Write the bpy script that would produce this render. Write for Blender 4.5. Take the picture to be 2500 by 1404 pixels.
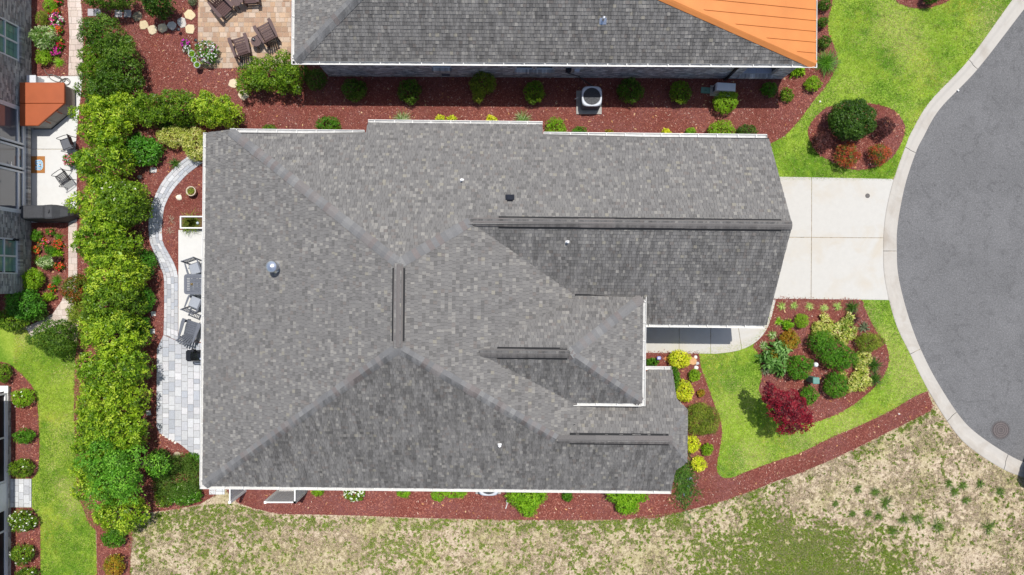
import bpy, math, random
import numpy as np
from mathutils import Vector, Matrix

# ------------------------------------------------------------------ camera, sky, sun, exposure
for o in list(bpy.data.objects):
    bpy.data.objects.remove(o)
SC = bpy.context.scene
COL = SC.collection
CAM_H, FPX = 30.0, 1710.0            # drone height in metres, focal length in photograph pixels
cam_d = bpy.data.cameras.new('camera')
cam = bpy.data.objects.new('camera', cam_d)
COL.objects.link(cam)
cam.location = (0, 0, CAM_H)
cam.rotation_euler = (0, 0, 0)
cam_d.sensor_fit = 'HORIZONTAL'
cam_d.sensor_width = 36.0
cam_d.lens = 36.0 * FPX / 2500.0
cam_d.clip_end = 3000
SC.camera = cam
world = bpy.data.worlds.new("World")
SC.world = world
world.use_nodes = True
wn = world.node_tree
sky = wn.nodes.new('ShaderNodeTexSky')
sky.sky_type = 'NISHITA'
sky.sun_disc = False
sky.dust_density = 1.6
sky.ozone_density = .4
SUN_DIR = Vector((0.13, 0.285, 1.0)).normalized()
sky.sun_elevation = math.asin(SUN_DIR.z)
sky.sun_rotation = math.atan2(SUN_DIR.x, SUN_DIR.y)
wn.links.new(sky.outputs[0], wn.nodes['Background'].inputs[0])
wn.nodes['Background'].inputs[1].default_value = 0.112
sun_d = bpy.data.lights.new('sun', 'SUN')
sun_d.energy = 3.6
sun_d.angle = math.radians(0.5)
sun_d.color = (1.0, 0.96, 0.9)
sun = bpy.data.objects.new('sun', sun_d)
COL.objects.link(sun)
sun.rotation_euler = SUN_DIR.to_track_quat('Z', 'Y').to_euler()
SC.view_settings.view_transform = 'Standard'
SC.view_settings.look = 'None'
SC.view_settings.gamma = 1.0
SC.view_settings.use_curve_mapping = False
SC.view_settings.exposure = 0.38
SC.render.engine = 'CYCLES'

R = random.Random(7)
RN = np.random.default_rng(11)
ZY = 0.05                             # level of the yards

def G(px, py, z=0.0):
    """photograph pixel -> plan position of a point at height z (survey of the plan)"""
    k = (CAM_H - z) / FPX
    return ((px - 1250) * k, (702 - py) * k, z)
def G2(px, py, z=0.0):
    return G(px, py, z)[:2]

# ------------------------------------------------------------------ materials
MATS = {}
def _new(name):
    m = bpy.data.materials.new(name)
    m.use_nodes = True
    nt = m.node_tree
    b = nt.nodes['Principled BSDF']
    return m, nt, b
def _noise(nt, scale, detail=4, rough=.6, dist=0.0):
    g = nt.nodes.new('ShaderNodeNewGeometry')
    n = nt.nodes.new('ShaderNodeTexNoise')
    n.inputs['Scale'].default_value = scale
    n.inputs['Detail'].default_value = detail
    n.inputs['Roughness'].default_value = rough
    n.inputs['Distortion'].default_value = dist
    nt.links.new(g.outputs['Position'], n.inputs['Vector'])
    return n
def _ramp(nt, src, stops):
    r = nt.nodes.new('ShaderNodeValToRGB')
    e = r.color_ramp.elements
    while len(e) > len(stops): e.remove(e[-1])
    while len(e) < len(stops): e.new(1)
    for k, (p, c) in enumerate(stops):
        e[k].position = p
        e[k].color = (c[0], c[1], c[2], 1) if not isinstance(c, (int, float)) else (c, c, c, 1)
    nt.links.new(src, r.inputs[0])
    return r
def _mix(nt, a, b, fac, mode='MIX'):
    m = nt.nodes.new('ShaderNodeMix')
    m.data_type = 'RGBA'
    m.blend_type = mode
    for sock, v in ((m.inputs[6], a), (m.inputs[7], b)):
        if isinstance(v, tuple): sock.default_value = (v[0], v[1], v[2], 1)
        else: nt.links.new(v, sock)
    if isinstance(fac, (int, float)): m.inputs[0].default_value = fac
    else: nt.links.new(fac, m.inputs[0])
    return m.outputs[2]
def _bump(nt, b, src, strength, dist=.02):
    bm = nt.nodes.new('ShaderNodeBump')
    bm.inputs['Strength'].default_value = strength
    bm.inputs['Distance'].default_value = dist
    nt.links.new(src, bm.inputs['Height'])
    nt.links.new(bm.outputs[0], b.inputs['Normal'])
def mat(name, col, rough=.6, metal=0.0, var=.12, scale=6.0, bump=0.0, bscale=60.0, spec=.4):
    """plain colour with cloudy unevenness and fine relief"""
    if name in MATS: return MATS[name]
    m, nt, b = _new(name)
    n = _noise(nt, scale, 5)
    r = _ramp(nt, n.outputs[0], [(.3, tuple(c * (1 - var) for c in col)), (.7, tuple(min(1, c * (1 + var)) for c in col))])
    nt.links.new(r.outputs[0], b.inputs['Base Color'])
    b.inputs['Roughness'].default_value = rough
    b.inputs['Metallic'].default_value = metal
    b.inputs['Specular IOR Level'].default_value = spec
    if bump:
        n2 = _noise(nt, bscale, 3)
        _bump(nt, b, n2.outputs[0], bump)
    MATS[name] = m
    return m
def attr_mat(name, rough=.8, var=.18, scale=30.0, bump=.3, bscale=120.0, spec=.25, stain=None):
    """colour of each piece from its own attribute, with grain"""
    if name in MATS: return MATS[name]
    m, nt, b = _new(name)
    a = nt.nodes.new('ShaderNodeAttribute')
    a.attribute_name = 'Col'
    n = _noise(nt, scale, 5, .7)
    r = _ramp(nt, n.outputs[0], [(.25, 1 - var), (.75, 1 + var)])
    c = _mix(nt, a.outputs['Color'], r.outputs[0], 1.0, 'MULTIPLY')
    if stain:
        c = stain(nt, c)
    nt.links.new(c, b.inputs['Base Color'])
    b.inputs['Roughness'].default_value = rough
    b.inputs['Specular IOR Level'].default_value = spec
    if bump:
        n2 = _noise(nt, bscale, 3)
        _bump(nt, b, n2.outputs[0], bump)
    MATS[name] = m
    return m
def leaf_mat(name, trans=.35, rough=.45, spec=.35):
    if name in MATS: return MATS[name]
    m, nt, b = _new(name)
    a = nt.nodes.new('ShaderNodeAttribute')
    a.attribute_name = 'Col'
    nt.links.new(a.outputs['Color'], b.inputs['Base Color'])
    b.inputs['Roughness'].default_value = rough
    b.inputs['Specular IOR Level'].default_value = spec
    t = nt.nodes.new('ShaderNodeBsdfTranslucent')
    br = nt.nodes.new('ShaderNodeMix'); br.data_type = 'RGBA'; br.blend_type = 'MULTIPLY'
    br.inputs[0].default_value = 1.0
    nt.links.new(a.outputs['Color'], br.inputs[6]); br.inputs[7].default_value = (1.25, 1.3, .7, 1)
    nt.links.new(br.outputs[2], t.inputs['Color'])
    mx = nt.nodes.new('ShaderNodeMixShader')
    mx.inputs[0].default_value = trans
    nt.links.new(b.outputs[0], mx.inputs[1]); nt.links.new(t.outputs[0], mx.inputs[2])
    nt.links.new(mx.outputs[0], nt.nodes['Material Output'].inputs['Surface'])
    MATS[name] = m
    return m
def glass_mat(name, col, rough=.03):
    if name in MATS: return MATS[name]
    m, nt, b = _new(name)
    b.inputs['Base Color'].default_value = (*col, 1)
    b.inputs['Roughness'].default_value = rough
    b.inputs['Specular IOR Level'].default_value = .9
    b.inputs['IOR'].default_value = 1.7
    MATS[name] = m
    return m

# ------------------------------------------------------------------ mesh helpers
class MB:
    """collects faces for one mesh; every face keeps its own colour"""
    def __init__(s):
        s.v, s.f, s.c = [], [], []
    def add(s, vs, fs, col=(.5, .5, .5)):
        b = len(s.v)
        s.v += [tuple(p) for p in vs]
        for f in fs:
            s.f.append(tuple(b + i for i in f)); s.c.append(col)
        return s
    def box(s, c, size, rz=0.0, col=(.5, .5, .5), M=None, taper=1.0):
        hx, hy, hz = size[0] / 2, size[1] / 2, size[2] / 2
        vs = []
        for z, t in ((-hz, 1.0), (hz, taper)):
            for x, y in ((-hx, -hy), (hx, -hy), (hx, hy), (-hx, hy)):
                p = Vector((x * t, y * t, z))
                if M is not None: p = M @ p
                elif rz: p = Vector((p.x * math.cos(rz) - p.y * math.sin(rz), p.x * math.sin(rz) + p.y * math.cos(rz), p.z))
                vs.append((p.x + c[0], p.y + c[1], p.z + c[2]))
        return s.add(vs, [(3, 2, 1, 0), (4, 5, 6, 7), (0, 1, 5, 4), (1, 2, 6, 5), (2, 3, 7, 6), (3, 0, 4, 7)], col)
    def bar(s, a, b, w, h, col=(.5, .5, .5), up=(0, 0, 1)):
        """rectangular bar from a to b"""
        a, b = Vector(a), Vector(b)
        d = (b - a).normalized()
        u = Vector(up)
        if abs(d.dot(u)) > .98: u = Vector((0, 1, 0))
        x = d.cross(u).normalized(); y = x.cross(d)
        vs = []
        for p in (a, b):
            for i, j in ((-1, -1), (1, -1), (1, 1), (-1, 1)):
                vs.append(p + x * (i * w / 2) + y * (j * h / 2))
        return s.add(vs, [(3, 2, 1, 0), (4, 5, 6, 7), (0, 1, 5, 4), (1, 2, 6, 5), (2, 3, 7, 6), (3, 0, 4, 7)], col)
    def prism(s, poly, z0, z1, col=(.5, .5, .5), bevel=0.0):
        n = len(poly)
        if bevel:
            cx = sum(p[0] for p in poly) / n; cy = sum(p[1] for p in poly) / n
            ins = []
            for p in poly:
                d = math.hypot(p[0] - cx, p[1] - cy) or 1
                k = max(0, 1 - bevel * 1.4 / d)
                ins.append((cx + (p[0] - cx) * k, cy + (p[1] - cy) * k))
            vs = [(p[0], p[1], z0) for p in poly] + [(p[0], p[1], z1 - bevel) for p in poly] + [(p[0], p[1], z1) for p in ins]
            fs = [tuple(range(2 * n, 3 * n))]
            for L in (0, n):
                fs += [(L + i, L + (i + 1) % n, L + n + (i + 1) % n, L + n + i) for i in range(n)]
        else:
            vs = [(p[0], p[1], z0) for p in poly] + [(p[0], p[1], z1) for p in poly]
            fs = [tuple(range(n, 2 * n)), tuple(range(n - 1, -1, -1))] + [(i, (i + 1) % n, n + (i + 1) % n, n + i) for i in range(n)]
        return s.add(vs, fs, col)
    def tube(s, pts, r, seg=6, col=(.5, .5, .5), cap=True):
        pts = [Vector(p) for p in pts]
        n = len(pts)
        rr = r if isinstance(r, (list, tuple)) else [r] * n
        vs = []
        for i, p in enumerate(pts):
            d = (pts[min(i + 1, n - 1)] - pts[max(i - 1, 0)]).normalized()
            u = Vector((0, 0, 1)) if abs(d.z) < .9 else Vector((0, 1, 0))
            x = d.cross(u).normalized(); y = x.cross(d)
            for k in range(seg):
                a = 2 * math.pi * k / seg
                vs.append(p + (x * math.cos(a) + y * math.sin(a)) * rr[i])
        fs = []
        for i in range(n - 1):
            for k in range(seg):
                fs.append((i * seg + k, i * seg + (k + 1) % seg, (i + 1) * seg + (k + 1) % seg, (i + 1) * seg + k))
        if cap:
            fs += [tuple(range(seg - 1, -1, -1)), tuple((n - 1) * seg + k for k in range(seg))]
        return s.add(vs, fs, col)
    def lathe(s, prof, c=(0, 0, 0), seg=24, col=(.5, .5, .5), sx=1.0, sy=1.0):
        """prof: list of (radius, z); closed at ends when the radius is 0"""
        vs = []
        for r, z in prof:
            for k in range(seg):
                a = 2 * math.pi * k / seg
                vs.append((c[0] + r * sx * math.cos(a), c[1] + r * sy * math.sin(a), c[2] + z))
        fs = []
        for i in range(len(prof) - 1):
            for k in range(seg):
                fs.append((i * seg + k, i * seg + (k + 1) % seg, (i + 1) * seg + (k + 1) % seg, (i + 1) * seg + k))
        return s.add(vs, fs, col)
    def build(s, name, m, parent=None, smooth=False, kind=None):
        me = bpy.data.meshes.new(name)
        me.from_pydata(s.v, [], s.f)
        at = me.attributes.new('Col', 'FLOAT_COLOR', 'CORNER')
        buf = np.empty((len(me.loops), 4), dtype=np.float32); i = 0
        for f, c in zip(s.f, s.c):
            buf[i:i + len(f), :3] = c[:3]; i += len(f)
        buf[:, 3] = 1
        at.data.foreach_set('color', buf.ravel())
        if smooth: me.polygons.foreach_set('use_smooth', [True] * len(me.polygons))
        return link(name, me, m, parent, kind)
def link(name, me, m, parent=None, kind=None):
    if m is not None and not me.materials: me.materials.append(m)
    o = bpy.data.objects.new(name, me)
    COL.objects.link(o)
    if parent is not None: o.parent = parent
    if kind: o['kind'] = kind
    return o
def quads_np(name, V, C, m, parent=None, kind=None, k=4, smooth=False):
    """V (n,k,3) separate faces of k corners, C (n,3) their colours"""
    n = len(V)
    me = bpy.data.meshes.new(name)
    me.vertices.add(n * k); me.loops.add(n * k); me.polygons.add(n)
    me.vertices.foreach_set('co', np.ascontiguousarray(V, dtype=np.float32).ravel())
    me.loops.foreach_set('vertex_index', np.arange(n * k, dtype=np.int32))
    me.polygons.foreach_set('loop_start', np.arange(0, n * k, k, dtype=np.int32))
    me.polygons.foreach_set('loop_total', np.full(n, k, dtype=np.int32))
    at = me.attributes.new('Col', 'FLOAT_COLOR', 'CORNER')
    buf = np.ones((n, k, 4), dtype=np.float32); buf[:, :, :3] = C[:, None, :]
    at.data.foreach_set('color', buf.ravel())
    me.update(calc_edges=True)
    return link(name, me, m, parent, kind)
def thing(name, label, cat, loc=(0, 0, 0), rz=0.0, group=None):
    o = bpy.data.objects.new(name, None)
    COL.objects.link(o)
    o.empty_display_size = .2
    o.location = loc; o.rotation_euler = (0, 0, rz)
    return tag(o, label, cat, group)
def tag(o, label, cat, group=None):
    o['label'] = label; o['category'] = cat
    if group: o['group'] = group
    return o
def copy_tree(o, parent=None):
    c = o.copy(); COL.objects.link(c)
    if parent is not None: c.parent = parent
    for ch in list(o.children): copy_tree(ch, c)
    return c
def inside(P, poly):
    """vectorised point in polygon: P (n,2)"""
    x, y = P[:, 0], P[:, 1]
    r = np.zeros(len(P), bool)
    j = len(poly) - 1
    for i in range(len(poly)):
        xi, yi = poly[i]; xj, yj = poly[j]
        cond = ((yi > y) != (yj > y)) & (x < (xj - xi) * (y - yi) / ((yj - yi) or 1e-9) + xi)
        r ^= cond
        j = i
    return r
def scatter(poly, dens, rng=RN):
    xs = [p[0] for p in poly]; ys = [p[1] for p in poly]
    a = (max(xs) - min(xs)) * (max(ys) - min(ys))
    n = int(a * dens)
    P = np.column_stack((rng.uniform(min(xs), max(xs), n), rng.uniform(min(ys), max(ys), n)))
    return P[inside(P, poly)]
def vnoise(P, scale, seed=0):
    """smooth 2D value noise 0..1"""
    ca, sa = math.cos(seed * 1.7 + .6), math.sin(seed * 1.7 + .6)
    q = np.column_stack((P[:, 0] * ca - P[:, 1] * sa, P[:, 0] * sa + P[:, 1] * ca)) * scale + seed * 17.31
    i = np.floor(q).astype(np.int64); f = q - i
    f = f * f * (3 - 2 * f)
    def h(a, b):
        v = (a * 374761393 + b * 668265263 + seed * 1274126177) & 0x7fffffff
        v = ((v ^ (v >> 13)) * 1103515245) & 0x7fffffff
        return ((v ^ (v >> 16)) & 0xffff) / 65535.0
    x, y = i[:, 0], i[:, 1]
    return (h(x, y) * (1 - f[:, 0]) + h(x + 1, y) * f[:, 0]) * (1 - f[:, 1]) + (h(x, y + 1) * (1 - f[:, 0]) + h(x + 1, y + 1) * f[:, 0]) * f[:, 1]
def spline(pts, n=6, closed=False):
    """Catmull-Rom through the points"""
    out = []; N = len(pts)
    rng = range(N if closed else N - 1)
    for i in rng:
        if closed: p0, p1, p2, p3 = (pts[(i + k) % N] for k in (-1, 0, 1, 2))
        else: p0, p1, p2, p3 = pts[max(i - 1, 0)], pts[i], pts[i + 1], pts[min(i + 2, N - 1)]
        for k in range(n):
            t = k / n
            out.append(tuple(.5 * (2 * b + (c - a) * t + (2 * a - 5 * b + 4 * c - d) * t * t + (3 * b - a - 3 * c + d) * t ** 3) for a, b, c, d in zip(p0, p1, p2, p3)))
    if not closed: out.append(tuple(pts[-1]))
    return out
def px_poly(pts): return [G2(*p) for p in pts]
def sheet(name, poly, z, m, kind='structure'):
    """flat ground sheet"""
    me = bpy.data.meshes.new(name)
    me.from_pydata([(p[0], p[1], z) for p in poly], [], [tuple(range(len(poly)))])
    if me.polygons[0].normal.z < 0: me.flip_normals()
    return link(name, me, m, None, kind)
def clip_half(poly, a, b):
    """keep the part of a convex polygon left of a->b"""
    out = []
    def side(p): return (b[0] - a[0]) * (p[1] - a[1]) - (b[1] - a[1]) * (p[0] - a[0])
    for i in range(len(poly)):
        p, q = poly[i], poly[(i + 1) % len(poly)]
        sp, sq = side(p), side(q)
        if sp >= 0: out.append(p)
        if sp * sq < 0:
            t = sp / (sp - sq)
            out.append((p[0] + (q[0] - p[0]) * t, p[1] + (q[1] - p[1]) * t))
    return out
def clip_convex(poly, region):
    """region counter-clockwise"""
    for i in range(len(region)):
        poly = clip_half(poly, region[i], region[(i + 1) % len(region)])
        if len(poly) < 3: return []
    return poly
def area(poly):
    return .5 * sum(poly[i][0] * poly[(i + 1) % len(poly)][1] - poly[(i + 1) % len(poly)][0] * poly[i][1] for i in range(len(poly)))
def jit(c, a, rng=R):
    k = 1 + rng.uniform(-a, a)
    return tuple(max(0, min(1, x * k)) for x in c)

# ------------------------------------------------------------------ setting: ground, lot, lawns, beds, paving, road
def m_sand():
    m, nt, b = _new('sandy_soil')
    big = _noise(nt, .55, 5, .65)
    mid = _noise(nt, 7.5, 8, .9)
    fine = _noise(nt, 11, 6, .95)
    sand = _ramp(nt, fine.outputs[0], [(.37, (.12, .085, .055)), (.45, (.38, .29, .19)), (.53, (.54, .45, .32)), (.68, (.65, .57, .44))])
    dead = _ramp(nt, fine.outputs[0], [(.34, (.07, .05, .04)), (.5, (.26, .19, .15)), (.66, (.50, .42, .32))])
    f1 = _ramp(nt, mid.outputs[0], [(.47, 0.0), (.60, .55)])
    c = _mix(nt, sand.outputs[0], dead.outputs[0], f1.outputs[0])
    gr = _ramp(nt, fine.outputs[0], [(.34, (.07, .09, .012)), (.5, (.25, .27, .035)), (.68, (.54, .48, .24))])
    f2 = _ramp(nt, big.outputs[0], [(.44, 0.0), (.68, .42)])
    c = _mix(nt, c, gr.outputs[0], f2.outputs[0])
    dots = _ramp(nt, _noise(nt, 9, 3, .8).outputs[0], [(.36, (.30, .27, .20)), (.43, (1, 1, 1))])
    c = _mix(nt, c, dots.outputs[0], 1.0, 'MULTIPLY')
    nt.links.new(c, b.inputs['Base Color'])
    b.inputs['Roughness'].default_value = .95
    b.inputs['Specular IOR Level'].default_value = .1
    _bump(nt, b, fine.outputs[0], .7, .03)
    return m
def m_grass(name, tint=(1, 1, 1)):
    m, nt, b = _new(name)
    big = _noise(nt, .45, 4, .55)
    mid = _noise(nt, 2.5, 5, .7)
    fine = _noise(nt, 13, 6, .95)
    t = tint
    def T(c): return (c[0] * t[0], c[1] * t[1], c[2] * t[2])
    a = _ramp(nt, fine.outputs[0], [(.3, T((.12, .21, .018))), (.5, T((.24, .37, .038))), (.70, T((.42, .51, .11)))])
    d = _ramp(nt, fine.outputs[0], [(.3, T((.06, .14, .011))), (.52, T((.13, .26, .020))), (.70, T((.24, .38, .06)))])
    f = _ramp(nt, big.outputs[0], [(.46, 0.0), (.58, 1.0)])
    c = _mix(nt, a.outputs[0], d.outputs[0], f.outputs[0])
    dry = _ramp(nt, fine.outputs[0], [(.3, (.20, .17, .06)), (.7, (.44, .38, .19))])
    f2 = _ramp(nt, mid.outputs[0], [(.60, 0.0), (.78, .7)])
    c = _mix(nt, c, dry.outputs[0], f2.outputs[0])
    nt.links.new(c, b.inputs['Base Color'])
    b.inputs['Roughness'].default_value = .9
    b.inputs['Specular IOR Level'].default_value = .12
    _bump(nt, b, fine.outputs[0], .9, .04)
    return m
def m_mulch():
    m, nt, b = _new('red_mulch')
    big = _noise(nt, .7, 4, .6)
    fine = _noise(nt, 17, 6, .95)
    r = _ramp(nt, fine.outputs[0], [(.28, (0.055, 0.017, 0.015)), (.5, (0.189, 0.052, 0.041)), (.68, (0.305, 0.100, 0.078)), (.8, (0.488, 0.256, 0.207))])
    r2 = _ramp(nt, fine.outputs[0], [(.28, (0.061, 0.021, 0.022)), (.5, (0.207, 0.073, 0.066)), (.68, (0.354, 0.152, 0.140)), (.8, (0.561, 0.366, 0.329))])
    f = _ramp(nt, big.outputs[0], [(.42, 0.0), (.62, 1.0)])
    c = _mix(nt, r.outputs[0], r2.outputs[0], f.outputs[0])
    nt.links.new(c, b.inputs['Base Color'])
    b.inputs['Roughness'].default_value = .92
    b.inputs['Specular IOR Level'].default_value = .15
    _bump(nt, b, fine.outputs[0], 1.0, .05)
    return m
def m_asphalt():
    m, nt, b = _new('asphalt')
    big = _noise(nt, .5, 5, .6, .4)
    fine = _noise(nt, 15, 6, 1.0)
    r = _ramp(nt, fine.outputs[0], [(.36, (.085, .084, .085)), (.47, (.125, .124, .126)), (.54, (.15, .149, .15)), (.66, (.27, .268, .265))])
    f = _ramp(nt, big.outputs[0], [(.3, .88), (.7, 1.06)])
    c = _mix(nt, r.outputs[0], f.outputs[0], 1.0, 'MULTIPLY')
    wear = _ramp(nt, _noise(nt, 1.7, 6, .75, 1.2).outputs[0], [(.36, .80), (.48, 1.0), (.70, 1.05)])
    c = _mix(nt, c, wear.outputs[0], 1.0, 'MULTIPLY')
    nt.links.new(c, b.inputs['Base Color'])
    b.inputs['Roughness'].default_value = .85
    b.inputs['Specular IOR Level'].default_value = .25
    _bump(nt, b, fine.outputs[0], .55, .02)
    return m
def m_concrete(name, col, stain=(.8, .66, .5), amt=.35):
    m, nt, b = _new(name)
    big = _noise(nt, .8, 5, .6, .6)
    mid = _noise(nt, 5, 5, .7)
    fine = _noise(nt, 70, 3, .7)
    a = _ramp(nt, mid.outputs[0], [(.3, tuple(c * .965 for c in col)), (.7, tuple(c * 1.025 for c in col))])
    f = _ramp(nt, big.outputs[0], [(.5, 0.0), (.75, amt)])
    c = _mix(nt, a.outputs[0], tuple(x * y for x, y in zip(col, stain)), f.outputs[0])
    nt.links.new(c, b.inputs['Base Color'])
    b.inputs['Roughness'].default_value = .8
    b.inputs['Specular IOR Level'].default_value = .25
    _bump(nt, b, fine.outputs[0], .15, .01)
    return m
SAND, MULCH, ASPH = m_sand(), m_mulch(), m_asphalt()
LAWN = m_grass('lawn_grass')
LAWN2 = m_grass('lawn_grass_left', (1.05, .97, 1.0))
CONC = m_concrete('drive_concrete', (.47, .456, .42), (.95, .87, .76), .75)
CONC_W = m_concrete('pale_concrete', (.56, .56, .545), amt=.1)
CURB = m_concrete('curb_concrete', (.42, .395, .355), (.72, .66, .6), .8)
JOINT = mat('joint_sand', (.20, .19, .18), .95, var=.3, scale=30)

sheet('ground', [(-900, -900), (900, -900), (900, 900), (-900, 900)], -.03, SAND)
curb_out = spline([(2700, -330), (2590, -150), (2530, -75), (2470, 0), (2363, 147), (2269, 248), (2225, 320), (2208, 360), (2180, 440), (2163, 510), (2156, 567), (2155, 613), (2157, 668), (2169, 733), (2189, 800), (2220, 864), (2257, 939), (2310, 1027), (2359, 1086), (2440, 1141), (2500, 1165), (2600, 1190), (2760, 1200)], 8)
curb_in = spline([(2735, -315), (2622, -135), (2560, -52), (2500, 22), (2386, 169), (2294, 266), (2252, 338), (2235, 373), (2211, 445), (2196, 515), (2189, 569), (2189, 613), (2191, 662), (2203, 722), (2223, 790), (2247, 852), (2282, 922), (2335, 1006), (2379, 1054), (2453, 1105), (2508, 1131), (2605, 1156), (2760, 1166)], 8)
CO, CI = px_poly(curb_out), px_poly(curb_in)
road_poly = [G2(2725, -330)] + CI + [G2(4200, 1150), G2(4200, -330)]
sheet('road', road_poly, 0.0, ASPH)
lot_poly = [G2(-900, -500), G2(2690, -500)] + CO + [G2(2900, 1900), G2(-900, 1900)]
sheet('sandy_lot', lot_poly, ZY - .006, SAND)

# curb: one structure, its cast sections as parts
curb = bpy.data.objects.new('curb', None); COL.objects.link(curb); curb['kind'] = 'structure'
def near_idx(pt):
    q = G2(*pt)
    return min(range(len(CO)), key=lambda i: (CO[i][0] - q[0]) ** 2 + (CO[i][1] - q[1]) ** 2)
breaks = [0] + [near_idx(p) for p in ((2590, -150), (2365, 148), (2208, 360), (2155, 613), (2220, 864), (2310, 1027), (2450, 1145))] + [len(CO) - 1]
prof = [(0.0, -.02), (0.0, ZY + .012), (.06, ZY + .02), (.30, ZY + .012), (.52, .014), (.72, .008), (1.0, .02), (1.0, -.02)]
for a, b in zip(breaks[:-1], breaks[1:]):
    mb = MB(); vs = []
    idx = list(range(a, b + 1))
    for n_, i in enumerate(idx):
        o, q = CO[i], CI[i]
        if n_ in (0, len(idx) - 1):           # leave the joint open
            j = idx[1] if n_ == 0 else idx[-2]
            L = math.hypot(CO[j][0] - o[0], CO[j][1] - o[1]); t = .012 / L
            o = (o[0] + (CO[j][0] - o[0]) * t, o[1] + (CO[j][1] - o[1]) * t)
            q = (q[0] + (CI[j][0] - q[0]) * t, q[1] + (CI[j][1] - q[1]) * t)
        for s, z in prof: vs.append((o[0] + (q[0] - o[0]) * s, o[1] + (q[1] - o[1]) * s, z))
    K = len(prof)
    fs = [(i * K + k, i * K + k + 1, (i + 1) * K + k + 1, (i + 1) * K + k) for i in range(len(idx) - 1) for k in range(K - 1)]
    fs += [tuple(range(K)), tuple((len(idx) - 1) * K + k for k in range(K - 1, -1, -1))]
    mb.add(vs, fs); mb.build('curb_section', CURB, curb)

# lawns
eA = [(2031, -140), (2031, 0), (2023, 34), (2020, 53), (2021, 81), (2031, 103), (2042, 135), (2045, 154), (2034, 179), (2013, 213), (1984, 248), (1955, 288), (1918, 329), (1877, 353)]
eA = spline(eA, 4)
cA = [p for p in curb_out if -140 < p[1] < 437]
lawnA = px_poly(eA + [(1820, 370), (1820, 440), (2175, 440)] + cA[::-1])
sheet('lawn', lawnA, ZY, LAWN)
stripT = spline([(2262, 955), (2248, 960), (2218, 975), (2173, 1002), (2098, 1038), (2038, 1063), (1979, 1092), (1947, 1107), (1895, 1124), (1823, 1150), (1790, 1164), (1768, 1166), (1753, 1156), (1749, 1138), (1753, 1112), (1762, 1057), (1757, 1022), (1748, 1000), (1734, 960), (1720, 923), (1711, 897), (1705, 858)], 4)
cB = [p for p in curb_out if 728 < p[1] < 950]
walk_low = spline([(1900, 712), (1892, 735), (1886, 760), (1875, 795), (1855, 825), (1828, 845), (1795, 857), (1750, 863), (1720, 863), (1640, 862), (1578, 861), (1480, 861)], 5)
lawnB = px_poly(cB + stripT + [(1720, 850), (1800, 840), (1850, 815), (1880, 740), (1895, 725)])
sheet('lawn', lawnB, ZY, LAWN)
lawnC = px_poly([(-500, 790), (0, 793), (40, 799), (75, 808), (120, 800), (210, 850), (235, 900), (235, 1296), (240, 1420), (242, 1700), (-500, 1700)])
sheet('lawn', lawnC, ZY, LAWN2)

# mulch beds
back_bed = px_poly([(200, -140), (2031, -140)] + eA[1:] + [(1850, 390), (1700, 420), (640, 420), (640, 1150), (540, 1180), (527, 1207), (490, 1230), (432, 1242), (374, 1249), (345, 1254), (324, 1279), (325, 1316), (320, 1365), (320, 1404), (322, 1700), (242, 1700), (239, 1404), (237, 1296), (215, 1270), (190, 1200), (182, 1000), (186, 870), (196, 790), (184, 765), (192, 700), (190, 560), (178, 545), (178, 300), (182, 190), (205, 186), (207, 90), (203, 30), (196, -30)])
south_bed = px_poly([(1705, 858)] + stripT[::-1] + [(2276, 990), (2270, 1003), (2183, 1046), (2097, 1089), (2010, 1130), (1953, 1153), (1895, 1173), (1838, 1196), (1776, 1219), (1690, 1242), (1603, 1263), (1488, 1268), (1344, 1269), (1200, 1268), (1010, 1263), (886, 1258), (761, 1255), (683, 1254), (620, 1240), (583, 1227), (560, 1205), (545, 1180), (600, 1120), (1480, 1120), (1480, 858)])
frontI = spline([(1894, 727), (1990, 729), (2094, 731), (2107, 748), (2122, 779), (2140, 812), (2158, 835), (2168, 864), (2166, 894), (2153, 920), (2130, 948), (2091, 981), (2055, 1004), (2019, 1020), (1986, 1031), (1955, 1033), (1915, 1020), (1878, 990), (1852, 955), (1858, 925), (1858, 905), (1856, 884), (1850, 863), (1838, 846), (1845, 832), (1866, 810), (1880, 778), (1889, 748)], 4, True)
islandI = spline([(1971, 329), (1981, 298), (2006, 271), (2031, 259), (2090, 250), (2156, 260), (2188, 276), (2205, 301), (2207, 320), (2197, 354), (2172, 389), (2134, 409), (2100, 415), (2062, 411), (2025, 393), (1993, 373)], 4, True)
islandT = spline([(2184, 0), (2200, 12), (2225, 20), (2257, 22), (2288, 14), (2313, 3), (2330, -20), (2325, -60), (2270, -80), (2200, -70), (2175, -30)], 4, True)
bed1 = px_poly([(60, -140), (166, -140), (168, 0), (171, 90), (171, 187), (60, 187)])
bed2 = px_poly([(60, 544), (169, 544), (169, 680), (163, 705), (153, 735), (132, 765), (100, 783), (60, 799), (0, 794), (-60, 794), (-60, 700), (60, 700)])
bed3 = px_poly(spline([(-80, 880), (0, 883), (23, 889), (49, 908), (72, 931), (86, 954), (93, 984), (97, 1041), (98, 1113), (93, 1151), (82, 1167)], 4) + [(20, 1167), (-80, 1167)])
bed4 = px_poly([(20, 1238), (80, 1238)] + spline([(93, 1258), (100, 1273), (101, 1326), (101, 1404), (102, 1700)], 3) + [(-80, 1700), (-80, 1238)])
BEDS = [back_bed, south_bed, px_poly(frontI), px_poly(islandI), px_poly(islandT), bed1, bed2, bed3, bed4]
for k, p in enumerate(BEDS):
    sheet('mulch_bed', p, ZY + .006, MULCH)

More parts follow.
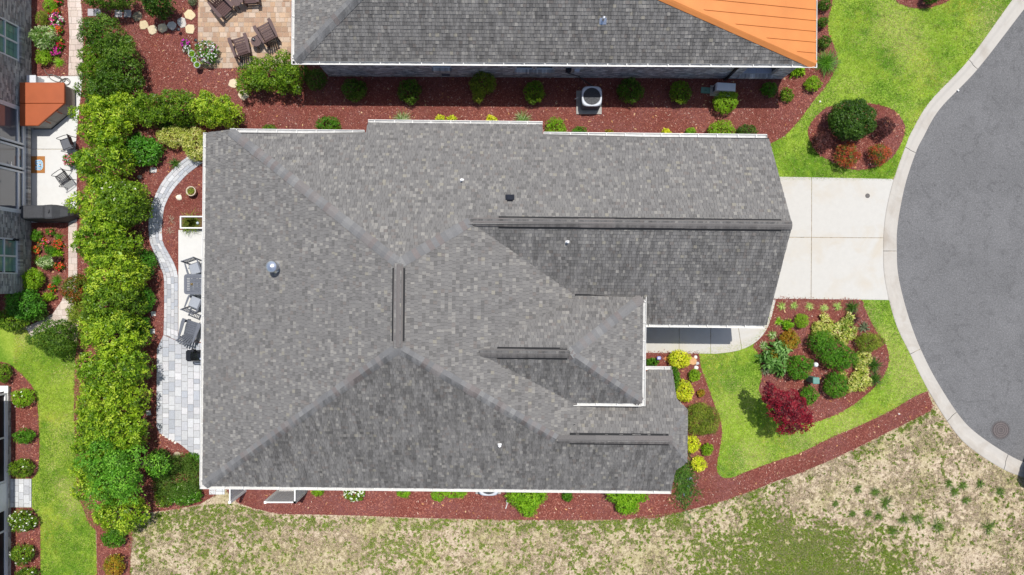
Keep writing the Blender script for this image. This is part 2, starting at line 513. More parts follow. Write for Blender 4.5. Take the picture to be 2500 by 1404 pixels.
# house footprints (plan boxes) where nothing is scattered
BUILT = [(-11.5, -7.4, 5.6, 5.4), (5.6, -.9, 9.3, 5.4), (-7.8, 9.05, 11.5, 20), (-26, -.2, -20.6, 14)]
def not_built(P):
    k = np.ones(len(P), bool)
    for x0, y0, x1, y1 in BUILT:
        k &= ~((P[:, 0] > x0) & (P[:, 0] < x1) & (P[:, 1] > y0) & (P[:, 1] < y1))
    k &= (np.abs(P[:, 0]) < 25) & (np.abs(P[:, 1]) < 14.5)
    return P[k]

# concrete
drive = bpy.data.objects.new('driveway', None); COL.objects.link(drive); drive['kind'] = 'structure'
def slab(name, pts, z1, parent, m=None, z0=.0, px=True):
    mb = MB(); mb.prism(px_poly(pts) if px else pts, z0, z1, bevel=.006)
    return mb.build(name, m or CONC, parent)
cd = [p for p in curb_out if 437 < p[1] < 733]
up = [p for p in cd if p[1] < 579]; lo = [p for p in cd if p[1] > 581]
ZD = ZY + .018
slab('concrete_slab', [(1980.6, 433.5), (2175, 437.5)] + [(p[0] - .6, p[1]) for p in up] + [(2154.5, 580.6), (1980.2, 579.4)], ZD, drive)
slab('concrete_slab', [(1980.2, 580.6), (2154.5, 581.8)] + [(p[0] - .6, p[1]) for p in lo] + [(2168, 732.5), (1979, 730.2)], ZD, drive)
slab('concrete_slab', [(1790, 430.5), (1979.4, 433.4), (1979, 579.3), (1790, 578.5)], ZD, drive)
slab('concrete_slab', [(1790, 579.8), (1979, 580.5), (1977.8, 730.1), (1790, 729.5)], ZD, drive)
walk = bpy.data.objects.new('front_walk', None); COL.objects.link(walk); walk['kind'] = 'structure'
def wl(x0, x1): return [p for p in walk_low if x0 < p[0] < x1]
slab('concrete_slab', [(1480, 755), (1656.5, 755), (1656.5, 862)] + wl(1480, 1656) + [(1480, 861)], ZD, walk)
slab('concrete_slab', [(1657.5, 755), (1733.5, 755), (1733.5, 863)] + wl(1657.6, 1733) + [(1657.5, 862)], ZD, walk)
slab('concrete_slab', [(1734.5, 755), (1794, 755), (1809, 852.5)] + wl(1734.6, 1808.5) + [(1734.5, 863)], ZD, walk)
slab('concrete_slab', [(1795, 755), (1868, 755), (1878, 783)] + [p for p in walk_low if p[0] > 1810 and p[1] > 784] + [(1810, 852)], ZD, walk)
slab('concrete_slab', [(1869, 755), (1880, 731.5), (1892.5, 731.5)] + [p for p in walk_low if 733 < p[1] < 782] + [(1879, 782)], ZD, walk)
lp = bpy.data.objects.new('side_patio', None); COL.objects.link(lp); lp['kind'] = 'structure'
slab('concrete_slab', [(70, 187), (204, 187), (186, 364.4), (70, 364.4)], ZD, lp, CONC_W)
slab('concrete_slab', [(70, 365.6), (190, 365.6), (190, 544), (70, 544)], ZD, lp, CONC_W)
rp = bpy.data.objects.new('rear_patio', None); COL.objects.link(rp); rp['kind'] = 'structure'
slab('concrete_slab', [(437.5, 562), (600, 562), (600, 840), (437.5, 832)], ZD + .012, rp, CONC_W)

# pavers
PAVE = attr_mat('paver_grey', .85, .14, 18, .25, 90)
def paver_field(parent, region, w, l0, l1, cols, z, lanes_along='y', gap=.010, m=None, keep=None, joint=JOINT):
    """rows of pavers clipped to a convex region (counter-clockwise, metres)"""
    xs = [p[0] for p in region]; ys = [p[1] for p in region]
    made = []
    if lanes_along == 'y':
        x = min(xs)
        while x < max(xs):
            y = min(ys) - R.uniform(0, l1)
            ww = w * R.uniform(.85, 1.15)
            while y < max(ys):
                l = R.choice((l0, (l0 + l1) / 2, l1))
                p = clip_convex(region, [(x + gap / 2, y + gap / 2), (x + ww - gap / 2, y + gap / 2), (x + ww - gap / 2, y + l - gap / 2), (x + gap / 2, y + l - gap / 2)])
                if len(p) > 2 and abs(area(p)) > .0025: made.append(p)
                y += l
            x += ww
    else:
        y = min(ys)
        while y < max(ys):
            x = min(xs) - R.uniform(0, l1)
            ww = w * R.uniform(.9, 1.1)
            while x < max(xs):
                l = R.choice((l0, (l0 + l1) / 2, l1))
                p = clip_convex(region, [(x + gap / 2, y + gap / 2), (x + l - gap / 2, y + gap / 2), (x + l - gap / 2, y + ww - gap / 2), (x + gap / 2, y + ww - gap / 2)])
                if len(p) > 2 and abs(area(p)) > .0025: made.append(p)
                x += l
            y += ww
    for p in made: one_paver(parent, p, z, R.choice(cols), m)
    sheet_part('joint_bed', region, z - .014, joint, parent)
def one_paver(parent, p, z, col, m=None):
    cx = sum(q[0] for q in p) / len(p); cy = sum(q[1] for q in p) / len(p)
    mb = MB(); mb.prism([(q[0] - cx, q[1] - cy) for q in p], -.04, R.uniform(-.003, .004), jit(col, .10), bevel=.007)
    o = mb.build('paver', m or PAVE, parent)
    o.location = (cx, cy, z)
def sheet_part(name, poly, z, m, parent):
    me = bpy.data.meshes.new(name)
    me.from_pydata([(p[0], p[1], z) for p in poly], [], [tuple(range(len(poly)))])
    if me.polygons[0].normal.z < 0: me.flip_normals()
    o = link(name, me, m, parent)
    return o
GREYS = [(.43, .44, .46), (.48, .49, .51), (.39, .40, .43), (.51, .51, .53), (.36, .38, .42)]
ZP = ZY + .03
gp = bpy.data.objects.new('paver_patio', None); COL.objects.link(gp); gp['kind'] = 'structure'
reg = px_poly([(384, 1040), (391, 1056), (411, 1069), (440, 1082), (462, 1100), (480, 1119), (492, 1136), (540, 1136), (540, 841), (437, 833), (401, 818), (385, 852)])
paver_field(gp, reg, .29, .20, .40, GREYS, ZP)
fp = bpy.data.objects.new('paver_path', None); COL.objects.link(fp); fp['kind'] = 'structure'
outer = [(463, 381), (440, 398), (418, 420), (400, 441), (386, 466), (374, 495), (367, 521), (364.6, 548), (365, 569), (368, 592), (375, 610), (389, 643), (401, 672), (402.5, 700), (402.5, 760), (401, 817)]
inner = [(497, 398), (463, 423), (443, 443), (429, 459), (416, 479), (407, 497), (402, 513), (399, 539), (397, 562), (400, 592), (413, 617), (428, 645), (436, 672), (436.6, 700), (436.6, 760), (436.6, 832)]
SO, SI = px_poly(spline(outer, 8)), px_poly(spline(inner, 8))
sheet_part('joint_bed', SO + SI[::-1], ZP - .014, JOINT, fp)
mid = [((a[0] + b[0]) / 2, (a[1] + b[1]) / 2) for a, b in zip(SO, SI)]
cum = [0.0]
for a, b in zip(mid[:-1], mid[1:]): cum.append(cum[-1] + math.hypot(a[0] - b[0], a[1] - b[1]))
def along(s, f):
    s = max(0, min(cum[-1] - 1e-4, s))
    i = max(k for k in range(len(cum) - 1) if cum[k] <= s)
    t = (s - cum[i]) / (cum[i + 1] - cum[i])
    o = [SO[i][k] + (SO[i + 1][k] - SO[i][k]) * t for k in (0, 1)]
    q = [SI[i][k] + (SI[i + 1][k] - SI[i][k]) * t for k in (0, 1)]
    return (o[0] + (q[0] - o[0]) * f, o[1] + (q[1] - o[1]) * f)
lanes = [0, .21, .5, .73, 1.0]
for f0, f1 in zip(lanes[:-1], lanes[1:]):
    s = -R.uniform(0, .25)
    while s < cum[-1]:
        l = R.choice((.22, .30, .36))
        a, b = max(s, 0) + .005, min(s + l, cum[-1]) - .005
        if b - a > .06:
            g = .008
            one_paver(fp, [along(a, f0 + g), along(a, f1 - g), along(b, f1 - g), along(b, f0 + g)], ZP, R.choice(GREYS))
        s += l
tp = bpy.data.objects.new('tan_patio', None); COL.objects.link(tp); tp['kind'] = 'structure'
TANS = [(.40, .27, .175), (.44, .31, .21), (.36, .24, .165), (.42, .33, .26), (.45, .35, .27), (.35, .23, .16)]
TANJ = mat('tan_joint', (.42, .36, .29), .95, var=.2, scale=20)
paver_field(tp, px_poly([(485, 168), (700, 168), (712, 150), (712, -45), (485, -45)]), .215, .15, .28, TANS, ZP, 'x', .012, joint=TANJ)
tw = bpy.data.objects.new('tan_walk', None); COL.objects.link(tw); tw['kind'] = 'structure'
PINK = [(.52, .44, .38), (.55, .47, .42), (.48, .40, .35), (.53, .46, .41)]
for q in ([(169.5, 186), (204, 186), (205, 90), (172.5, 90)], [(172.5, 90), (205, 90), (201, 20), (168.5, 20)], [(168.5, 20), (201, 20), (196, -45), (166, -45)]):
    paver_field(tw, px_poly(q), .26, .22, .36, PINK, ZP, 'x', .008, joint=TANJ)
for q in ([(169.5, 690), (191, 690), (191, 545.5), (169.5, 545.5)], [(163, 708), (190, 722), (191, 690), (169.5, 690)], [(153, 735), (184, 748), (190, 722), (163, 708)], [(132, 765), (165, 785), (184, 748), (153, 735)], [(100, 783), (118, 805), (165, 785), (132, 765)], [(66, 799), (78, 822), (118, 805), (100, 783)]):
    paver_field(tw, px_poly(q), .26, .24, .40, PINK, ZP, 'x', .008, joint=TANJ)
pp = bpy.data.objects.new('paver_pad', None); COL.objects.link(pp); pp['kind'] = 'structure'
paver_field(pp, px_poly([(22, 1237), (80, 1237), (80, 1168), (22, 1168)]), .24, .24, .38, [(.46, .47, .48), (.52, .53, .54), (.42, .43, .45)], ZP + .02)
paver_field(pp, px_poly([(512, 1206), (550, 1206), (550, 1150), (512, 1150)]), .26, .24, .34, [(.56, .57, .57)], ZP)
# ------------------------------------------------------------------ roofs
def stain_shade(nt, c):
    """dark algae blotches stretched down the slope, deepened to shade the -Y slopes"""
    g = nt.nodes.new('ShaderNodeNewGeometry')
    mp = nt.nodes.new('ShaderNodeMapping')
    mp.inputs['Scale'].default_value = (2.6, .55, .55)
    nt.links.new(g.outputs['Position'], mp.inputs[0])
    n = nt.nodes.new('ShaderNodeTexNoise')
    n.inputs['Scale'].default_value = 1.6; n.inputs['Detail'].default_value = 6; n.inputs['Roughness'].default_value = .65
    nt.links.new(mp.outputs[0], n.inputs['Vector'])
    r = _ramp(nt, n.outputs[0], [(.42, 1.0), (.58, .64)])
    # algae plus painted shade, only on slopes leaning to -Y, away from the sun
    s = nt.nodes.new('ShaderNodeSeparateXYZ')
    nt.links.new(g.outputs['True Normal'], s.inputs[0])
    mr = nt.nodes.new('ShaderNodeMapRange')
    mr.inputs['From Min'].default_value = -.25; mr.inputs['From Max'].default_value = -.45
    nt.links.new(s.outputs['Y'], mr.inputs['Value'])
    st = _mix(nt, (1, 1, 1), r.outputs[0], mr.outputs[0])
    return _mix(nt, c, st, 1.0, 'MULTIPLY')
SHING = attr_mat('asphalt_shingle', .93, .22, 45, .5, 220, .12, stain_shade)
FELT = mat('roof_felt', (.035, .035, .037), .95)
BLACK = mat('black_vent', (.012, .012, .013), .7)
WHITE = mat('white_paint', (.78, .78, .76), .45, var=.04)
GUTW = mat('gutter_aluminium', (.74, .73, .69), .4, var=.05)
GUTIN = mat('gutter_trough', (.46, .46, .45), .6, var=.18, scale=3)
TONES = [((.180, .179, .180), 36), ((.168, .167, .168), 26), ((.194, .193, .192), 22), ((.140, .139, .140), 14), ((.232, .229, .223), 12), ((.258, .254, .244), 3.6), ((.245, .237, .210), 1.8), ((.174, .163, .159), 4)]
TW = [w for _, w in TONES]
def tab_colour(k=1.0):
    c = R.choices(TONES, TW)[0][0]
    c = jit(c, .06)
    return (c[0] * k * .965, c[1] * k * .938, c[2] * k * .895)

def roof_plane(poly, zf, down, tabs, expo=.134, tab=.132, sep=None):
    """lay courses of shingles on the plane z=zf(x,y) over a plan polygon.
    down: unit plan vector pointing down the slope. tabs: list receiving (verts, colour)"""
    d = Vector((down[0], down[1])); e = Vector((-d.y, d.x))
    slope = (zf(0, 0) - zf(d.x, d.y))                 # drop per plan metre
    cosA = 1 / math.sqrt(1 + slope * slope)
    P = [(p[0] * e.x + p[1] * e.y, p[0] * d.x + p[1] * d.y) for p in poly]   # (u along course, v down)
    step = expo * cosA
    vmax = max(p[1] for p in P); vmin = min(p[1] for p in P)
    nrm = Vector((d.x * slope, d.y * slope, 1)).normalized()
    def cuts(v):
        xs = []
        for i in range(len(P)):
            a, b = P[i], P[(i + 1) % len(P)]
            if (a[1] > v) != (b[1] > v):
                xs.append(a[0] + (b[0] - a[0]) * (v - a[1]) / (b[1] - a[1]))
        xs.sort()
        return [(xs[i], xs[i + 1]) for i in range(0, len(xs) - 1, 2)]
    def w3(u, v, h):
        x, y = u * e.x + v * d.x, u * e.y + v * d.y
        return (x + nrm.x * h, y + nrm.y * h, zf(x, y) + nrm.z * h)
    v1 = vmax; row = 0
    while v1 > vmin:
        v0 = v1 - step
        A, B = cuts(v1 - step * .04), cuts(max(v0, vmin) + step * .04)
        if len(A) != len(B):
            if not A or not B: A = B = (A or B)
            else: A = B = min((A, B), key=len)
        for (aL, aR), (bL, bR) in zip(A, B):
            lo, hi = min(aL, bL), max(aR, bR)
            u = math.floor(lo / tab) * tab - tab * R.random()
            while u < hi:
                w = tab * R.choice((.7, .85, 1.0, 1.0, 1.15))
                g = .0035
                c1 = (max(u + g, aL), min(u + w - g, aR)); c0 = (max(u + g, bL), min(u + w - g, bR))
                if c1[1] - c1[0] > .02 or c0[1] - c0[0] > .02:
                    if c1[1] < c1[0]: q = min(max(c1[1], aL), aR); c1 = (q, q)
                    if c0[1] < c0[0]: q = min(max(c0[1], bL), bR); c0 = (q, q)
                    th = R.choice((.022, .023, .032))
                    vv = v1 + (.006 if row else .012)
                    vs = [w3(c1[0], vv, th), w3(c1[1], vv, th), w3(c0[1], v0 - .004, .004), w3(c0[0], v0 - .004, .004), w3(c1[0], vv, -.004), w3(c1[1], vv, -.004)]
                    tabs.append((vs, tab_colour()))
                u += w
        v1 = v0; row += 1
TABF = [(0, 1, 2, 3), (4, 5, 1, 0), (0, 3, 4), (1, 5, 2)]
def deck(mb, poly, zf, th=.13, gap=.006):
    n = len(poly)
    vs = [(p[0], p[1], zf(*p) - gap) for p in poly] + [(p[0], p[1], zf(*p) - th) for p in poly]
    mb.add(vs, [tuple(range(n)), tuple(range(2 * n - 1, n - 1, -1))] + [(i, n + i, n + (i + 1) % n, (i + 1) % n) for i in range(n)])
def tab_objects(tabs, parent, n_single, stuff=True):
    """the n_single tabs nearest the lens as parts, all others as one part"""
    tabs.sort(key=lambda t: -max(v[2] for v in t[0]))
    for vs, c in tabs[:n_single]:
        b = vs[0]
        mb = MB(); mb.add([(p[0] - b[0], p[1] - b[1], p[2] - b[2]) for p in vs], TABF, c)
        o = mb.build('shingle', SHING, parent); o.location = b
    mb = MB()
    for vs, c in tabs[n_single:]: mb.add(vs, TABF, c)
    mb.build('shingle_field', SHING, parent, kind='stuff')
def ridge_caps(parent, a, b, nl, nr, width=.37, expo=.20, lift=.030, skip=None, k=1.0, flat=False):
    """overlapping cap shingles from the low end a to the high end b; nl, nr: drop per metre to the left and right"""
    a, b = Vector(a), Vector(b)
    d2 = Vector((b.x - a.x, b.y - a.y, 0)); L2 = d2.length; d2.normalize()
    s2 = Vector((-d2.y, d2.x, 0))
    if flat: expo = 1.3
    n = max(1, int(round((b - a).length / expo)))
    for i in range(n):
        t0, t1 = i / n, (i + 1) / n + (.25 / n if not flat else .02 / n)
        if skip and skip(a.lerp(b, (t0 + t1) / 2)): continue
        hw = width / 2 * R.uniform(.93, 1.05)
        p0, p1 = a.lerp(b, t0), a.lerp(b, min(t1, 1.0))
        vs = []
        for p, h in ((p0, lift + (.002 if flat else .006)), (p1, lift)):
            for s, dr in ((hw, nl), (hw * .45, nl * .75), (0, 0), (-hw * .45, nr * .75), (-hw, nr)):
                q = p + s2 * s
                vs.append((q.x, q.y, p.z - abs(s) * dr + h))
        c = R.choices([(0.224, 0.222, 0.220), (0.201, 0.200, 0.200), (0.258, 0.256, 0.250), (0.211, 0.188, 0.180), (0.231, 0.215, 0.207)], (30, 25, 12, 14, 12))[0]
        if flat: c = R.choice([(.175, .165, .158), (.165, .156, .15), (.185, .17, .162)])
        o0 = vs[2]
        vs = [(v[0] - o0[0], v[1] - o0[1], v[2] - o0[2]) for v in vs]
        low = [(v[0], v[1], v[2] - .03) for v in vs[:5]]
        mb = MB(); mb.add(vs + low, [(j, j + 1, j + 6, j + 5)[::-1] for j in range(4)] + [(j, j + 10, j + 11, j + 1)[::-1] for j in range(4)], jit(tuple(x * k * .82 for x in c), .05))
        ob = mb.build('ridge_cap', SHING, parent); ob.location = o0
def ridge_vent(parent, a, b, slope, w=.43):
    """raised black vent base under the ridge caps, seen as a dark line on both sides"""
    a, b = Vector(a), Vector(b); d = (b - a).normalized(); s = Vector((-d.y, d.x, 0))
    vs = []
    for p in (a, b):
        for k, dz in ((w / 2, .0), (w / 2, .045), (0, .045), (-w / 2, .045), (-w / 2, .0)):
            q = p + s * k
            vs.append((q.x, q.y, p.z - abs(k) * slope + dz))
    mb = MB(); mb.add(vs, [(j, j + 1, j + 6, j + 5) for j in range(4)] + [(4, 3, 2, 1, 0), (5, 6, 7, 8, 9)])
    mb.build('ridge_vent', BLACK, parent)
def gutter(parent, a, b, out, z, step=.74, w=.145):
    """K-style gutter from a to b (plan), out = unit plan vector away from the roof"""
    a, b = Vector((a[0], a[1], 0)), Vector((b[0], b[1], 0))
    o = Vector((out[0], out[1], 0))
    pro = [(0, 0), (0, -.11), (w * .75, -.11), (w, -.045), (w, 0), (w - .016, 0), (w - .016, -.035), (w * .7, -.092), (.008, -.092), (.008, 0)]
    mb = MB(); vs = []
    for p in (a, b):
        for u, h in pro:
            q = p + o * u
            vs.append((q.x, q.y, z + h))
    n = len(pro)
    mb.add(vs, [(i, (i + 1) % n, n + (i + 1) % n, n + i) for i in range(n)] + [(0, 1, 2, 3, 4, 5, 6, 7, 8, 9), tuple(range(2 * n - 1, n - 1, -1))])
    g = mb.build('gutter', GUTW, parent)
    tr = MB(); q0, q1 = a + o * (w * .42), b + o * (w * .42)
    tr.bar((q0.x, q0.y, z - .088), (q1.x, q1.y, z - .088), w * .62, .006); tr.build('trough_floor', GUTIN, g)
    hb = MB(); L = (b - a).length; d = (b - a).normalized(); s = .25
    while s < L:
        p = a + d * s
        hb.bar((p.x, p.y, z - .004), (p.x + o.x * w * .95, p.y + o.y * w * .95, z - .004), .022, .008)
        s += step * R.uniform(.92, 1.08)
    for p in (a, b):
        q = p + o * (w / 2)
        hb.box((q.x, q.y, z - .055), (abs(o.x) * w + abs(o.y) * .006, abs(o.y) * w + abs(o.x) * .006, .108))
    hb.build('gutter_hangers', GUTW, g, kind='stuff')
    return g

# ------------------------------------------------------------------ brick walls
def m_brick(name):
    return attr_mat(name, .9, .2, 40, .4, 150, .15)
BRICK = m_brick('grey_brick')
MORTAR = mat('mortar', (.50, .49, .47), .95, var=.12, scale=30)
BR_C = [(0.243, 0.232, 0.223), (0.311, 0.297, 0.284), (0.392, 0.378, 0.358), (0.189, 0.182, 0.176), (0.459, 0.439, 0.405), (0.284, 0.257, 0.236)]
def brick_wall(parent, a, b, z0, z1, out, th=.12, openings=(), soldier=(), cols=[tuple(v * 1.2 for v in c) for c in BR_C], name='brick_wall'):
    """mortar body with every brick proud of it; openings (s0,s1,z0,z1) along the wall; a->b in plan, out = outward unit vector"""
    a, b = Vector((*a, 0)), Vector((*b, 0)); o = Vector((*out, 0)); d = (b - a); L = d.length; d.normalize()
    body = MB()
    zs = sorted({z0, z1, *[q for op in openings for q in op[2:] if z0 < q < z1]})
    for za, zb in zip(zs[:-1], zs[1:]):
        segs = [(0, L)]
        for s0, s1, oz0, oz1 in openings:
            if oz0 <= za + 1e-6 and oz1 >= zb - 1e-6:
                segs = [t for q0, q1 in segs for t in ((q0, min(q1, s0)), (max(q0, s1), q1)) if t[1] - t[0] > .01]
        for q0, q1 in segs:
            c = a + d * ((q0 + q1) / 2) - o * (th / 2)
            sx = abs(d.x) * (q1 - q0) + abs(o.x) * th; sy = abs(d.y) * (q1 - q0) + abs(o.y) * th
            body.box((c.x, c.y, (za + zb) / 2), (sx, sy, zb - za))
    w = body.build(name, MORTAR, parent)
    mb = MB(); row = 0; z = z0 + .006
    while z + .06 < z1:
        s = .003 - (row % 2) * .1
        while s < L:
            s0, s1 = max(s, .002), min(s + .197, L - .002)
            ok = s1 - s0 > .04
            for q0, q1, oz0, oz1 in openings:
                if z + .064 > oz0 and z < oz1:
                    if s0 >= q0 and s1 <= q1: ok = False
                    elif s0 < q0 < s1: s1 = q0 - .003
                    elif s0 < q1 < s1: s0 = q1 + .003
            if ok and s1 - s0 > .03:
                p = [a + d * t + o * h for t, h in ((s0, .007), (s1, .007), (s0, -.01), (s1, -.01))]
                vs = [(q.x, q.y, zz) for zz in (z, z + .064) for q in p]
                mb.add(vs, [(0, 1, 5, 4), (4, 5, 7, 6), (0, 4, 6, 2), (1, 3, 7, 5), (0, 2, 3, 1)], jit(R.choice(cols), .12))
            s += .207
        z += .075; row += 1
    for s0, s1, zz in soldier:                     # rowlock sills
        s = s0
        while s < s1 - .03:
            p = a + d * (s + .033) + o * .03
            M = Matrix.Rotation(math.atan2(d.y, d.x), 3, 'Z') @ Matrix.Rotation(math.radians(12 if True else 0) * 1.0, 3, 'X').inverted()
            mb.box((p.x, p.y, zz), (.064, .15, .19), col=jit(R.choice(cols), .12), M=Matrix.Rotation(math.atan2(d.y, d.x), 3, 'Z'))
            s += .075
    mb.build('brick_courses', BRICK, w, kind='stuff')
    return w

# ------------------------------------------------------------------ main house
HR = -.0105
house = thing('house', 'grey shingled single-storey house with several hipped and gabled roof wings in the middle', 'house', (0, 0, 0), HR)
roof = bpy.data.objects.new('roof', None); COL.objects.link(roof); roof.parent = house
zW = lambda x, y: 2.45 + .48 * (x + 12.16)
zN = lambda x, y: 3.03 + .659 * (5.96 - y)
zS = lambda x, y: 2.45 + .676 * (y + 8.0)
zE = lambda x, y: 6.45 - .43 * (x + 3.82)
zGS = lambda x, y: 3.03 + .6505 * (y + 1.427)
zEN = lambda x, y: 3.76 + .757 * (-.29 - y)
zES = lambda x, y: 3.76 + .757 * (y + 4.36)
zEE = lambda x, y: 3.76 + .525 * (5.0 - x)
zSN = lambda x, y: 4.08 - .65 * (y + 5.59)
zJ = lambda x, y: 3.40 + .85 * (6.7 - x)
PW = [(-12.05, -7.89), (-3.82, -2.08), (-3.82, .77), (-10.95, 5.96), (-12.05, 5.96)]
PN = [(-10.80, 5.85), (-3.82, .77), (-1.49, 2.29), (9.8, 2.29), (9.8, 5.85), (1.12, 5.85), (1.12, 6.33), (-5.68, 6.33), (-5.68, 5.85)]
PS = [(-12.0, -7.89), (6.33, -7.89), (6.35, -6.9), (6.7, -6.595), (5.9, -5.59), (1.69, -5.59), (-3.82, -2.08)]
PE = [(-3.82, -2.08), (1.69, -5.59), (3.94, -4.12), (2.2, -4.12), (-1.15, -2.325), (2.44, -.29), (-1.49, 2.29), (-3.82, .77)]
PGS = [(-1.49, 2.29), (2.44, -.29), (4.6, -.29), (4.6, -1.32), (9.8, -1.32), (9.8, 2.29)]
PEN = [(-1.15, -2.325), (2.07, -2.325), (4.9, -.36), (4.9, -.22), (2.5, -.22)]
PEE = [(2.07, -2.325), (4.89, -4.28), (4.89, -.36)]
PES = [(-1.15, -2.325), (2.30, -4.25), (4.85, -4.25), (2.07, -2.325)]
PSN = [(1.69, -5.59), (5.9, -5.59), (6.7, -4.54), (6.35, -4.2), (6.33, -3.18), (5.4, -3.18)]
PJ = [(6.7, -6.595), (6.7, -4.54), (5.9, -5.59)]
PLANES = [(PW, zW, (-1, 0)), (PN, zN, (0, 1)), (PS, zS, (0, -1)), (PE, zE, (1, 0)), (PGS, zGS, (0, -1)), (PEN, zEN, (0, 1)), (PEE, zEE, (1, 0)), (PES, zES, (0, -1)), (PSN, zSN, (0, 1)), (PJ, zJ, (1, 0))]
tabs = []; mb = MB()
for p, f, d in PLANES:
    if area(p) < 0: p = p[::-1]
    roof_plane(p, f, d, tabs)
    deck(mb, p, f)
mb.build('roof_deck', FELT, roof)
tab_objects(tabs, roof, 300)
pk_n, pk_s, F = (-3.82, .77, 6.45), (-3.82, -2.08, 6.45), (-1.49, 2.29, 5.448)
def L3(p, z): return (p[0], p[1], z)
def in_vent(x0, x1): return lambda q: False
ridge_caps(roof, (-10.9, 5.9, zN(0, 5.9)), pk_n, .50, .26)
ridge_caps(roof, (-12.0, -7.87, 2.53), pk_s, .26, .52)
ridge_caps(roof, F, pk_n, .22, .52)
ridge_caps(roof, (1.69, -5.59, 4.08), pk_s, .54, .22)
ridge_caps(roof, (4.86, -.33, 3.83), (2.07, -2.325, 5.3), .32, .66)
ridge_caps(roof, (4.86, -4.24, 3.84), (2.07, -2.325, 5.3), .66, .32)
ridge_vent(roof, (-3.82, .62, 6.445), (-3.82, -1.85, 6.445), .45)
ridge_caps(roof, (-3.82, -2.05, 6.47), (-3.82, .74, 6.47), .35, .35, .31, lift=.04, flat=True)
ridge_vent(roof, (-.5, 2.29, 5.44), (9.45, 2.29, 5.44), .655)
ridge_caps(roof, (9.79, 2.29, 5.46), (-1.4, 2.29, 5.46), .45, .45, .31, lift=.038, flat=True)
ridge_vent(roof, (-.5, -2.325, 5.29), (1.98, -2.325, 5.29), .757)
ridge_caps(roof, (2.05, -2.325, 5.31), (-1.1, -2.325, 5.31), .6, .6, .31, lift=.036, flat=True)
ridge_vent(roof, (2.2, -5.59, 4.07), (5.88, -5.59, 4.07), .66)
ridge_caps(roof, (6.0, -5.59, 4.085), (1.75, -5.59, 4.105), .45, .45, .31, lift=.038, flat=True)
ridge_caps(roof, (6.66, -6.54, 3.43), (5.9, -5.6, 4.06), .72, .72, .22)
ridge_caps(roof, (6.66, -4.59, 3.43), (5.9, -5.58, 4.06), .72, .72, .22)
gutter(house, (-12.05, -7.9), (-12.05, 5.96), (-1, 0), zW(-12.05, 0) - .02)
gutter(house, (-12.17, -7.89), (6.33, -7.89), (0, -1), zS(0, -7.89) - .02)
gutter(house, (-10.9, 5.85), (-5.74, 5.85), (0, 1), zN(0, 5.85) - .02)
gutter(house, (-5.66, 6.33), (1.12, 6.33), (0, 1), zN(0, 6.33) - .02)
gutter(house, (1.15, 5.85), (9.74, 5.85), (0, 1), zN(0, 5.85) - .02)
gutter(house, (5.05, -1.32), (9.72, -1.32), (0, -1), zGS(0, -1.32) - .02)
gutter(house, (4.89, -4.38), (4.89, -.27), (1, 0), zEE(4.89, 0) - .02)
gutter(house, (2.25, -4.25), (4.885, -4.25), (0, -1), zES(0, -4.25) - .02)
gutter(house, (5.04, -3.18), (6.28, -3.18), (0, 1), zSN(0, -3.18) - .02)
# walls under the eaves
wm = mat('house_wall_brick', (.27, .25, .235), .9, var=.2, scale=14, bump=.5, bscale=30)
mb = MB()
mb.prism([(-11.55, -7.45), (5.9, -7.45), (5.9, -3.6), (4.5, -3.6), (4.5, -.95), (9.4, -.95), (9.4, 5.4), (.75, 5.4), (.75, 5.85), (-5.3, 5.85), (-5.3, 5.4), (-11.55, 5.4)], 0, 2.42)
mb.build('wall', wm, house)
def gable(x0, x1, pts, name='gable_wall'):
    mb = MB(); n = len(pts)
    vs = [(x0, y, z) for y, z in pts] + [(x1, y, z) for y, z in pts]
    mb.add(vs, [tuple(range(n)), tuple(range(2 * n - 1, n - 1, -1))] + [(i, n + i, n + (i + 1) % n, (i + 1) % n) for i in range(n)])
    mb.build(name, wm, house)
gable(9.25, 9.4, [(-.95, 2.42), (5.4, 2.42), (5.4, 3.2), (2.29, 5.2), (-.95, 3.18)])
gable(5.75, 5.9, [(-7.45, 2.42), (-3.6, 2.42), (-3.6, 2.6), (-5.59, 3.85), (-7.45, 2.65)])
mb = MB(); mb.prism([(2.6, -3.95), (4.5, -3.95), (4.5, -.7), (2.6, -.7)], 2.425, 3.62); mb.build('entry_wall', wm, house)

# roof fittings (px positions on the roof planes)
GALV = mat('galvanised_steel', (.62, .64, .68), .28, .85, .08, 8)
DARKM = mat('dark_plastic', (.012, .014, .022), .5)
PVC = mat('white_pipe', (.75, .75, .75), .5)
def on_roof(px, py, zf):
    """house-local point under a pixel, on the plane zf"""
    z = 4.5
    for _ in range(8):
        x, y, _z = G(px, py, z)
        lx, ly = x * math.cos(-HR) - y * math.sin(-HR), x * math.sin(-HR) + y * math.cos(-HR)
        z = zf(lx, ly)
    return lx, ly, z
def world_of(lx, ly, z):
    return (lx * math.cos(HR) - ly * math.sin(HR), lx * math.sin(HR) + ly * math.cos(HR), z)
x, y, z = on_roof(676, 652, zW); p = world_of(x, y, z)
t = thing('flue_pipe', 'round galvanised flue pipe with rain cap on the left roof slope', 'flue', (p[0], p[1], p[2] - .03))
mb = MB(); mb.lathe([(.24, .02), (.17, .10), (.13, .14), (.13, .55), (0, .55)], seg=20); mb.build('pipe', GALV, t, True)
mb = MB(); mb.lathe([(.19, .52), (.215, .56), (.21, .64), (.19, .67), (.02, .73), (0, .73)], seg=20); mb.build('rain_cap', GALV, t, True)
